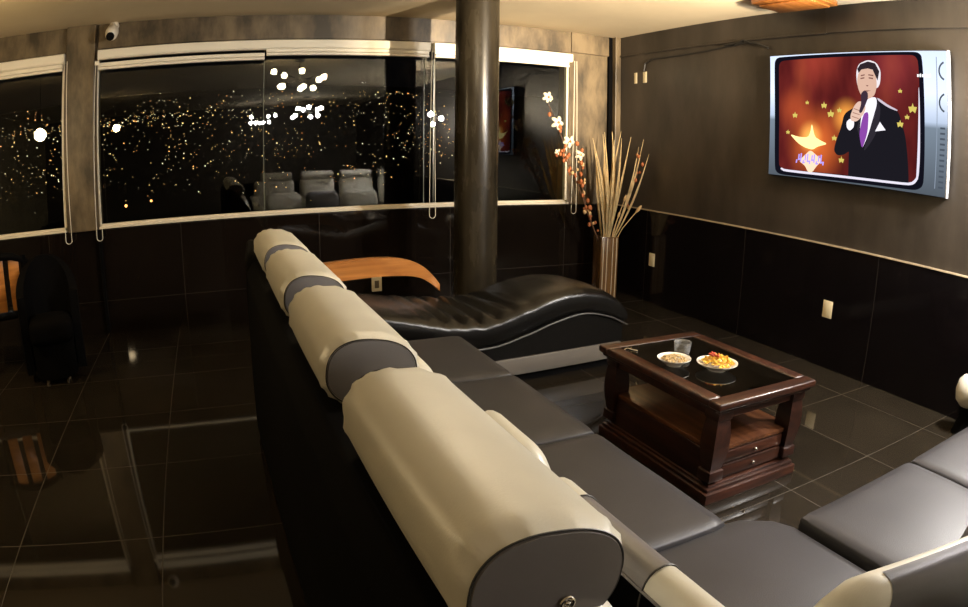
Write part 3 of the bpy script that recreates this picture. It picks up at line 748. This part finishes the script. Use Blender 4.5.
def leg(x, y):
    bm = bmesh.new()
    box(bm, (x - .042, y - .042, .10), (x + .042, y + .042, .15), .006)
    # swelling shaped post
    n = 14; rings = []
    for i in range(n + 1):
        t = i / n; z = .15 + .235 * t; s = .030 + .012 * math.sin(PI * t * 1.0) + .006 * t
        rings.append([bm.verts.new((x + sx * s, y + sy * s, z)) for sx, sy in ((-1, -1), (1, -1), (1, 1), (-1, 1))])
    for i in range(n):
        for k in range(4): bm.faces.new((rings[i][k], rings[i][(k + 1) % 4], rings[i + 1][(k + 1) % 4], rings[i + 1][k]))
    bm.faces.new(rings[0]); bm.faces.new(rings[-1])
    box(bm, (x - .044, y - .044, .385), (x + .044, y + .044, .428), .006)
    return bm
for x in (.075, TX - .075):
    for y in (.075, TY - .075): obj('leg', leg(x, y), M['mahogany'], tb)
obj('apron', tbm(((.118, .05, .385), (TX - .118, .075, .428)), ((.118, TY - .075, .385), (TX - .118, TY - .05, .428)), ((.05, .118, .385), (.075, TY - .118, .428)), ((TX - .075, .118, .385), (TX - .05, TY - .118, .428)), bev=.004), M['mahoganyX'], tb)
obj('shelf', tbm(((.06, .055, .228), (TX - .06, TY - .055, .25)), bev=.004), M['shelfwood'], tb)
obj('cabinet_body', tbm(((.055, .07, .082), (TX - .055, TY - .07, .227)), bev=.003), M['mahogany'], tb)
d1 = obj('drawer', tbm(((.125, .054, .098), (TX - .125, .0695, .158)), bev=.006), M['mahoganyX'], tb)
d2 = obj('drawer', tbm(((.125, .054, .168), (TX - .125, .0695, .222)), bev=.006), M['mahoganyX'], tb)
for d, z in ((d1, .128), (d2, .195)):
    obj('knob', ball(bmesh.new(), (TX / 2, .046, z), .010, 2), M['steel'], d)
obj('plinth', tbm(((.02, .02, .0), (TX - .02, TY - .02, .052)), bev=.006), M['mahoganyX'], tb)
obj('plinth_molding', tbm(((.032, .032, .052), (TX - .032, TY - .032, .07)), ((.046, .046, .07), (TX - .046, TY - .046, .0815)), bev=.006), M['mahoganyX'], tb)

# things on the table
def bowl(name, label, x, y, r, h):
    b = thing(name, label, 'bowl', (x, y, TZ - .0035), 0, 'white snack bowls')
    pr = [(0, 0), (r * .45, 0), (r * .48, .006), (r * .75, h * .55), (r, h), (r * 1.0, h + .003), (r * .93, h + .001), (r * .70, h * .62), (r * .42, .012), (0, .010)]
    obj('body', lathe(bmesh.new(), pr, 48), M['ceramic'], b)
    return b
bowl('snack_bowl', 'smaller white bowl of mixed nuts beside the glass on the coffee table', 1.925, 2.205, .080, .034)
bowl('snack_bowl', 'larger white bowl of yellow crisps on the coffee table', 2.072, 2.065, .098, .034)
bm = bmesh.new()
for k in range(150):
    a, q = random.random() * 2 * PI, math.sqrt(random.random()) * .056
    p = Vector((1.925 + q * math.cos(a), 2.205 + q * math.sin(a), TZ + .026 + .012 * (1 - (q / .056) ** 2) + random.uniform(-.002, .003)))
    bmesh.ops.create_icosphere(bm, subdivisions=1, radius=1, matrix=Matrix.Translation(p) @ Matrix.Rotation(random.random() * 6, 4, (1, .4, .2)) @ Matrix.Diagonal((.008, .005, .0045, 1)))
tag(obj('nut_mix', bm, M['mix']), 'pale nut mix heaped in the smaller white bowl', 'snack', kind='stuff')
bm = bmesh.new()
for k in range(120):
    a, q = random.random() * 2 * PI, math.sqrt(random.random()) * .072
    p = Vector((2.072 + q * math.cos(a), 2.065 + q * math.sin(a), TZ + .030 + .026 * (1 - (q / .072) ** 2) + random.uniform(-.003, .004)))
    rm = Matrix.Translation(p) @ Matrix.Rotation(random.random() * 6, 4, Vector((random.uniform(-1, 1), random.uniform(-1, 1), 1)).normalized())
    box(bm, (-.018, -.007, -.003), (.018, .007, .003)) if False else None
    r_ = bmesh.ops.create_icosphere(bm, subdivisions=1, radius=1, matrix=rm @ Matrix.Diagonal((.016, .009, .003, 1)))
nf = len(bm.faces)
for k in range(14):
    a, q = random.random() * 2 * PI, random.random() * .03
    bmesh.ops.create_icosphere(bm, subdivisions=1, radius=.0065, matrix=Matrix.Translation((2.064 + q * math.cos(a), 2.08 + q * math.sin(a), TZ + .062 + random.uniform(0, .006))))
bm.faces.ensure_lookup_table()
for f in bm.faces[nf:]: f.material_index = 1
tag(obj('crisps', bm, None, mats=[M['crisp'], M['redsauce']]), 'yellow crisps with red topping heaped in the larger white bowl', 'snack', kind='stuff')
gt = tag(obj('tumbler', lathe(bmesh.new(), [(0, 0), (.036, 0), (.040, .008), (.044, .052), (.045, .056), (.041, .056), (.037, .012), (0, .010)], 40, (0, 0, 0)), M['clear']), 'clear glass tumbler behind the small bowl on the coffee table', 'glass')
gt.location = (2.085, 2.335, TZ - .0035)
op = tag(obj('table_ornament', B(((-.03, -.004, 0), (.03, .004, .006)), ((-.004, -.06, 0), (.004, .0, .006)), bev=.002), M['steel']), 'small shiny T-shaped metal piece on the far corner of the coffee table', 'utensil')
op.location = (1.87, 2.50, TZ - .0035); op.rotation_euler = (0, 0, .4)

# ------------------------------------------------------------------ vase with dried plants
VX, VY = 3.60, 5.27
va = thing('floor_vase', 'tall brown lacquered square floor vase in the corner', 'vase', (VX, VY, 0), math.radians(-8))
bm = bmesh.new(); hs = .095
prism(bm, [(-hs, -hs), (hs, -hs), (hs, hs), (-hs, hs)], 'z', 0.0, .60, .012, 3)
bm.faces.ensure_lookup_table()
bmesh.ops.delete(bm, geom=[f for f in bm.faces if f.calc_center_median().z > .598 and abs(f.normal.z) > .9], context='FACES')
obj('body', bm, M['vase'], va)
obj('rim', B(((-hs, -hs, .592), (hs, -hs + .012, .603)), ((-hs, hs - .012, .592), (hs, hs, .603)), ((-hs, -hs, .592), (-hs + .012, hs, .603)), ((hs - .012, -hs, .592), (hs, hs, .603)), bev=.003), M['vase'], va)
obj('ribs', B(*[((q - .004, -hs - .005, .01), (q + .004, -hs + .002, .595)) for q in (-.07, -.03, .03, .07)], bev=.002), M['dado_rail'], va)
pln = thing('dried_palm', 'fan of straw-coloured dried palm leaves standing in the brown floor vase', 'dried plant', (VX, VY, .40))
def blade(p0, p1, w, bow):
    bm = bmesh.new(); p0, p1 = Vector(p0), Vector(p1); n = 10; L_ = []; R_ = []; C_ = []
    t_ = (p1 - p0).normalized(); s_ = t_.cross(Vector((.2, -1, .1))).normalized(); nn = s_.cross(t_)
    for i in range(n + 1):
        t = i / n; c = p0.lerp(p1, t) + bow * math.sin(PI * t) * nn + s_ * bow * .6 * math.sin(PI * t)
        ww = w * (.35 + 1.3 * t) if t < .55 else w * (1.07 - 2.1 * (t - .55)); ww = max(ww, .001)
        L_.append(bm.verts.new(c - s_ * ww)); R_.append(bm.verts.new(c + s_ * ww)); C_.append(bm.verts.new(c + nn * ww * .5))
    for i in range(n):
        bm.faces.new((L_[i], C_[i], C_[i + 1], L_[i + 1])); bm.faces.new((C_[i], R_[i], R_[i + 1], C_[i + 1]))
    r = bmesh.ops.solidify(bm, geom=bm.faces[:], thickness=.0015)
    return bm
tips = [(-.30, -.20, 1.06), (-.25, -.10, 1.14), (-.20, -.22, 1.20), (-.15, -.12, 1.18), (-.11, -.25, 1.13), (-.06, -.14, 1.21), (-.02, -.24, 1.15), (.03, -.16, 1.22), (.08, -.25, 1.17), (-.08, -.05, 1.10), (.0, -.08, 1.08), (-.18, -.05, 1.02)]
for k, tp in enumerate(tips):
    obj('leaf', blade((random.uniform(-.015, .015), random.uniform(-.02, .01), .0), tp, random.uniform(.016, .024), random.uniform(-.03, .04)), M['straw'], pln)
for tp in ((.22, -.26, 1.15), (.26, -.30, 1.02), (.18, -.24, 1.08)):
    obj('leaf', blade((.03, -.02, .1), tp, .015, .03), M['straw'], pln)
for (tp, r) in (((.21, -.20, .46), .030), ((.05, -.12, .40), .022), ((.10, -.14, .56), .024)):
    st = obj('stem', tube(bmesh.new(), [(.02, -.02, .02), Vector(tp) * .5 + Vector((0, -.02, .06)), tp], .004, 6), M['pod'], pln)
    d_ = (Vector(tp) - Vector(tp) * .5 - Vector((0, -.02, .06))).normalized()
    bm = bmesh.new(); ball(bm, (0, 0, 0), r, 2, (.55, .55, 1.5)); bmesh.ops.transform(bm, matrix=Matrix.Translation(Vector(tp) + d_ * r) @ d_.to_track_quat('Z', 'Y').to_matrix().to_4x4(), verts=bm.verts)
    obj('seed_pod', bm, M['pod'], st)
fb = thing('blossom_branch', 'rust-brown twiggy branch with white blossoms leaning left from the floor vase', 'dried plant', (VX, VY, .40))
br = [
 [(-.02, 0, .05), (-.16, -.02, .28), (-.27, -.04, .50), (-.33, -.05, .72), (-.36, -.05, .95), (-.38, -.06, 1.08)],
 [(-.27, -.04, .50), (-.38, -.02, .75), (-.47, -.02, .95), (-.52, -.02, 1.10), (-.60, -.02, 1.28), (-.69, 0, 1.48)],
 [(-.16, -.02, .28), (-.26, -.05, .44), (-.30, -.07, .50)],
 [(-.38, -.02, .75), (-.50, -.05, .92), (-.61, -.06, 1.01)],
 [(.02, 0, .1), (.14, -.12, .5), (.20, -.20, .80), (.19, -.22, 1.05)],
]
for b_ in br: obj('twig', tube(bmesh.new(), b_, [.007 - .0045 * i / (len(b_) - 1) for i in range(len(b_))], 6), M['twig'], fb)
def flower(c, r):
    bm = bmesh.new()
    for k in range(5):
        a = 2 * PI * k / 5 + random.random() * .4
        m4 = Matrix.Translation(c) @ Matrix.Rotation(random.uniform(-.3, .3), 4, 'X') @ Matrix.Rotation(a, 4, 'Y') @ Matrix.Translation((r * .6, 0, 0)) @ Matrix.Rotation(.5, 4, 'Z') @ Matrix.Diagonal((r * .55, r * .14, r * .34, 1))
        bmesh.ops.create_icosphere(bm, subdivisions=2, radius=1, matrix=m4)
    return bm
for c, r in (((-.69, -.03, 1.50), .050), ((-.66, -.02, 1.49), .03), ((-.59, -.04, 1.27), .062), ((-.47, -.05, 1.10), .058), ((-.37, -.08, .98), .05), ((-.60, -.07, 1.0), .03)):
    bl = obj('blossom', flower(c, r), M['petal'], fb)
    obj('blossom_centre', ball(bmesh.new(), Vector(c) + Vector((0, -.012, 0)), r * .28, 1), M['rust'], bl)
for k in range(80):
    b_ = random.choice(br[:2] + br[4:] + br[3:4] + br[2:3]); i = random.randrange(len(b_) // 2, len(b_))
    p = Vector(b_[i - 1]).lerp(Vector(b_[i]), random.random()) + Vector((random.uniform(-.035, .035), random.uniform(-.04, .02), random.uniform(-.03, .03)))
    obj('bud', ball(bmesh.new(), p, random.uniform(.011, .021), 1, (1, 1, 1.25)), M['rust'] if k % 5 else M['pod'], fb)

# ------------------------------------------------------------------ chair at the left edge
cr = thing('dining_chair', 'black chair with honey-coloured wooden back slats by the left window', 'chair', (-1.74, 4.84, 0), math.radians(200))
bm = pillow((.46, .46, .09), .035, 8, (0, 0, .015), mat=Matrix.Translation((0, 0, .45))); obj('seat', bm, M['black'], cr)
for x in (-.2, .2):
    obj('leg', tube(bmesh.new(), [(x, -.2, 0.003), (x * .95, -.19, .41)], [.016, .022], 8), M['blackmatte'], cr)
    obj('leg', tube(bmesh.new(), [(x, .24, 0.003), (x * .95, .20, .42), (x, .23, .62), (x * 1.05, .27, .86)], [.016, .022, .022, .018], 8), M['blackmatte'], cr)
bm = bmesh.new()
tube(bm, [(-.24, .25, .80), (-.12, .285, .86), (0, .30, .875), (.12, .285, .86), (.24, .25, .80)], [.018, .028, .03, .028, .018], 10); obj('top_rail', bm, M['blackmatte'], cr)
for x in (-.125, 0, .125):
    bm = bmesh.new(); box(bm, (x - .042, .232, .47), (x + .042, .252, .845), .006); bmesh.ops.rotate(bm, verts=bm.verts, cent=(x, .24, .47), matrix=Matrix.Rotation(-.09, 3, 'X'))
    obj('slat', bm, M['orange'], cr)
# black armchair beside it
ac = thing('armchair', 'black leather tub armchair in the dark corner below the post', 'chair', (-1.25, 4.50, 0), math.radians(15))
bm = bmesh.new()
n = 40; ro, ri = [], []
for i in range(n + 1):
    a = PI * (-.08 + 1.16 * i / n); hgt = .60 + .24 * math.sin(max(0, min(PI, a)))
    for R_, L_ in ((.235, ro), (.175, ri)):
        L_.append([bm.verts.new((R_ * math.cos(a), R_ * math.sin(a), z)) for z in (.06, hgt * .5, hgt - .03, hgt)])
for i in range(n):
    for k in range(3):
        bm.faces.new((ro[i][k], ro[i + 1][k], ro[i + 1][k + 1], ro[i][k + 1])); bm.faces.new((ri[i][k], ri[i][k + 1], ri[i + 1][k + 1], ri[i + 1][k]))
    bm.faces.new((ro[i][3], ro[i + 1][3], ri[i + 1][3], ri[i][3])); bm.faces.new((ro[i][0], ri[i][0], ri[i + 1][0], ro[i + 1][0]))
for i in (0, n): bm.faces.new([ro[i][k] for k in range(4)] + [ri[i][k] for k in (3, 2, 1, 0)])
obj('backrest', bm, M['blackmatte'], ac)
obj('seat', pillow((.33, .34, .16), .05, 8, (0, 0, .02), mat=Matrix.Translation((0, -.03, .36))), M['blackmatte'], ac)
obj('base', lathe(bmesh.new(), [(0, .03), (.16, .03), (.165, .28), (0, .28)], 32), M['blackmatte'], ac)
for a in range(4):
    obj('foot', lathe(bmesh.new(), [(0, 0), (.02, 0), (.025, .04), (0, .04)], 12, (.11 * math.cos(a * PI / 2 + .78), .11 * math.sin(a * PI / 2 + .78), 0)), M['steel'], ac)

# round pot at the right edge
pf = thing('planter', 'round cream pot on a black pedestal at the right edge by the tile dado', 'planter', (3.73, 1.43, 0))
obj('pedestal', lathe(bmesh.new(), [(0, 0), (.07, 0), (.06, .02), (.04, .10), (.055, .165), (0, .165)], 32), M['blackmatte'], pf)
obj('body', lathe(bmesh.new(), [(0, .166), (.05, .166), (.085, .20), (.097, .26), (.085, .32), (.06, .345), (.05, .34), (.0, .33)], 40), M['pouf'], pf)

# ------------------------------------------------------------------ lamps
def chandelier(label, x, y, zc, offs, r, mat):
    c = thing('chandelier', label, 'chandelier', (x, y, H), 0, 'globe chandeliers')
    obj('canopy', lathe(bmesh.new(), [(0, -.025), (.06, -.025), (.065, -.0005), (0, -.0005)], 28), M['chrome'], c)
    obj('rod', tube(bmesh.new(), [(0, 0, -.02), (0, 0, zc - H)], .008, 8), M['chrome'], c)
    obj('hub', ball(bmesh.new(), (0, 0, zc - H), .028, 2), M['chrome'], c)
    for (dx, dy, dz) in offs:
        e = Vector((dx, dy, zc - H + dz)); h = Vector((0, 0, zc - H))
        obj('arm', tube(bmesh.new(), [h, h.lerp(e, .5) + Vector((0, 0, .02)), e], .005, 6), M['chrome'], c)
        obj('globe', ball(bmesh.new(), e, r, 3), mat, c)
    return c
o1 = [(-.34, .05, .114), (-.19, -.10, .079), (.014, .12, .11), (.33, -.05, .047), (.236, .12, -.007), (.196, -.1, -.093), (.076, -.16, -.067), (.007, .05, -.114), (-.257, .08, -.083), (-.205, -.12, -.06)]
chandelier('globe chandelier over the seating, largest cluster mirrored in the main window', 1.15, 2.78, 2.335, o1, .042, M['globe'])
o2 = [(-.2, .05, .075), (-.058, -.1, .058), (.037, .1, .10), (.24, .0, .04), (.31, .1, .075), (-.3, .0, -.11), (-.23, -.1, -.07), (.09, .0, -.11), (.24, .1, -.09)]
chandelier('globe chandelier behind the viewer, middle cluster mirrored in the main window', 2.12, -3.2, 2.265, o2, .055, M['globe_far'])
o3 = [(-.23, 0, -.03), (-.11, .05, -.04), (-.02, -.05, -.04), (.07, .05, -.04), (.22, 0, -.03), (-.22, .1, .10), (.20, .1, .107), (.365, .1, .127)]
chandelier('globe chandelier at the rear, low row mirrored far left in the main window', 1.22, -4.9, 2.17, o3, .05, M['globe_far'])
fl_ = thing('floor_lamp', 'tall chrome floor lamp with three bright bulbs between sofa end and television wall', 'lamp', (3.67, .93, 0))
obj('base', lathe(bmesh.new(), [(0, 0), (.14, 0), (.14, .015), (.03, .035), (0, .035)], 36), M['chrome'], fl_)
obj('pole', tube(bmesh.new(), [(0, 0, .03), (0, 0, 2.07)], .012, 10), M['chrome'], fl_)
for k, (dx, dy, dz) in enumerate(((-.11, .02, .07), (.05, .09, .0), (-.02, -.11, -.09))):
    hd_ = obj('lamp_head', tube(bmesh.new(), [(0, 0, 2.06), (dx * .6, dy * .6, 2.07 + dz * .3), (dx, dy, 2.0 + dz), (dx, dy, 1.945 + dz)], [.008, .010, .014, .030], 12), M['chrome'], fl_)
    obj('bulb', ball(bmesh.new(), (dx, dy, 1.905 + dz), .040, 3), M['spot'], hd_)
sp_ = thing('spot_lamp', 'hanging chrome spotlight over the sofa corner aimed at the window corner', 'lamp', (3.02, .40, H))
aim = (Vector((2.92, 5.6, 2.56)) - Vector((3.02, .40, 1.98))).normalized()
obj('canopy', lathe(bmesh.new(), [(0, -.025), (.05, -.025), (.05, -.0005), (0, -.0005)], 24), M['chrome'], sp_)
obj('rod', tube(bmesh.new(), [(0, 0, -.02), (0, -.02, 2.02 - H)], .008, 8), M['chrome'], sp_)
bm = bmesh.new(); lathe(bm, [(0, -.11), (.035, -.11), (.05, .02), (.045, .02), (.03, -.10), (0, -.10)], 28)
bmesh.ops.transform(bm, matrix=Matrix.Translation((0, 0, 1.98 - H)) @ aim.to_track_quat('Z', 'Y').to_matrix().to_4x4(), verts=bm.verts)
obj('lamp_head', bm, M['chrome'], sp_)
sl = bpy.data.lights.new('lamp_beam', 'SPOT'); slo = bpy.data.objects.new('lamp_beam', sl); COL.objects.link(slo)
slo.parent = sp_; slo.location = Vector((0, 0, 1.98 - H)) + aim * .03
slo.rotation_euler = aim.to_track_quat('-Z', 'Y').to_euler()
sl.energy = 3200; sl.color = (1, .82, .58); sl.spot_size = math.radians(42); sl.spot_blend = .9; sl.shadow_soft_size = .03
dl = thing('downlight', 'round white ceiling downlight above the right leg of the sofa', 'lamp', (2.70, -.20, H))
bm = bmesh.new(); lathe(bm, [(.045, -.004), (.075, -.004), (.08, -.0005), (.045, -.0005)], 32); obj('trim_ring', bm, M['white'], dl)
obj('lamp_disc', lathe(bmesh.new(), [(0, -.003), (.045, -.003), (.045, -.001), (0, -.001)], 32), M['downdisc'], dl)
dli = bpy.data.lights.new('downlight_beam', 'SPOT'); dlo = bpy.data.objects.new('downlight_beam', dli); COL.objects.link(dlo)
dlo.parent = dl; dlo.location = (0, 0, -.012); dlo.rotation_euler = (Vector((2.02, .58, .42)) - Vector((2.70, -.20, H))).to_track_quat('-Z', 'Y').to_euler()
dli.energy = 1150; dli.color = (1, .95, .98); dli.spot_size = math.radians(56); dli.spot_blend = 1; dli.shadow_soft_size = .05
def pendant(label, x, y, z, r, mat):
    c = thing('pendant_lamp', label, 'lamp', (x, y, H), 0, 'glowing pendant lamps')
    obj('canopy', lathe(bmesh.new(), [(0, -.02), (.05, -.02), (.05, -.0005), (0, -.0005)], 24), M['chrome'], c)
    obj('cord', tube(bmesh.new(), [(0, 0, -.02), (0, 0, z + r - H)], .004, 6), M['wire'], c)
    obj('shade', ball(bmesh.new(), (0, 0, z - H), r, 3), mat, c)
pendant('glowing pendant lamp mirrored at the left end of the main window', -1.73, -.55, 2.02, .07, M['shade'])
pendant('brightest pendant lamp, mirrored in the left window beside the post', -2.10, 3.55, 1.835, .075, M['shade_near'])

# wooden ceiling lamp base whose corner peeks in at the top
wl = thing('ceiling_lamp', 'honey wood ceiling lamp base at the top edge above the television', 'lamp', (3.62, 2.98, H))
obj('wooden_base', B(((-.16, -.28, -.045), (.16, .28, -.0005)), bev=.008), M['lacquer'], wl)
obj('wooden_rim', B(((-.12, -.24, -.062), (.12, .24, -.0455)), bev=.008), M['lacquer'], wl)

# ------------------------------------------------------------------ night outside: hillside and town lights
def hill_z(x, y):
    return HC - 22.8 + .1235 * y + min(1, y / 200) * (5 * noise.noise(Vector((x * .006, y * .006, 2))) + 2 * math.sin(x * .008 + 1))
bm = bmesh.new(); gx, gy = 60, 40; g = []
for j in range(gy + 1):
    y = 40 + 740 * j / gy; g.append([bm.verts.new(((-.9 + 1.7 * i / gx) * (y + 60), y, hill_z((-.9 + 1.7 * i / gx) * (y + 60), y))) for i in range(gx + 1)])
for j in range(gy):
    for i in range(gx): bm.faces.new((g[j][i], g[j][i + 1], g[j + 1][i + 1], g[j + 1][i]))
hl = tag(obj('hill', bm, M['hill']), 'dark hillside beyond the windows', 'hill', kind='structure')
bm = bmesh.new(); idx = []
clus = [(random.uniform(-.62, .42), random.uniform(-.06, .08)) for _ in range(70)]
for k in range(1700):
    if random.random() < .6:
        cx, cr = random.choice(clus); rx, rr = cx + random.gauss(0, .028), cr + random.gauss(0, .012)
    else: rx, rr = random.uniform(-.65, .45), random.triangular(-.10, .088, .04)
    if not -.11 < rr < .088: continue
    y = 22.8 / (.1235 - rr); x = rx * y
    z = hill_z(x, y) + random.uniform(1, 4)
    r = y * .00050 * random.choice([.45, .6, .6, .8, .8, 1, 1.6])
    n0 = len(bm.faces)
    bmesh.ops.create_icosphere(bm, subdivisions=1, radius=r, matrix=Matrix.Translation((x, y, z)))
    idx += [random.choice([0, 0, 0, 1, 1, 2])] * (len(bm.faces) - n0)
for (x, y, z, r) in ((-9.4, 70, -3.2, .16), (-6.6, 70, -2.9, .13)):
    n0 = len(bm.faces); bmesh.ops.create_icosphere(bm, subdivisions=2, radius=r, matrix=Matrix.Translation((x, y, z))); idx += [2] * (len(bm.faces) - n0)
bm.faces.ensure_lookup_table()
for f, i in zip(bm.faces, idx): f.material_index = i
tag(obj('city_lights', bm, None, mats=[M['city1'], M['city2'], M['city3']]), 'scattered town lights on the dark hillside beyond the windows', 'lights', kind='stuff')

# ------------------------------------------------------------------ world, camera, colour
wd = bpy.data.worlds.new('night'); sc.world = wd; wd.use_nodes = True
wd.node_tree.nodes['Background'].inputs[0].default_value = (.0012, .0011, .0014, 1)
wd.node_tree.nodes['Background'].inputs[1].default_value = 1
cam = bpy.data.cameras.new('camera'); co = bpy.data.objects.new('camera', cam); COL.objects.link(co)
yaw, pitch, roll = -.41466, -.236347, .010693
co.matrix_world = Matrix.Translation((0, 0, HC)) @ (Matrix.Rotation(yaw, 4, 'Z') @ Matrix.Rotation(PI / 2 + pitch, 4, 'X') @ Matrix.Rotation(roll, 4, 'Z'))
cam.type = 'PANO'
cam.sensor_fit = 'HORIZONTAL'; cam.sensor_width = 36
holder = cam if hasattr(cam, 'panorama_type') else cam.cycles
holder.panorama_type = 'FISHEYE_EQUISOLID'
holder.fisheye_lens = 662.728 * 36 / 968
holder.fisheye_fov = PI
cam.clip_start = .01; cam.clip_end = 2000
sc.camera = co
sc.view_settings.view_transform = 'Standard'; sc.view_settings.look = 'None'; sc.view_settings.gamma = 1
sc.view_settings.use_curve_mapping = False
sc.view_settings.exposure = 0.0
cy = sc.cycles
cy.use_denoising = True
cy.max_bounces = 8; cy.diffuse_bounces = 3; cy.glossy_bounces = 5; cy.transparent_max_bounces = 12; cy.transmission_bounces = 4
cy.sample_clamp_indirect = 6
cy.caustics_reflective = False; cy.caustics_refractive = False
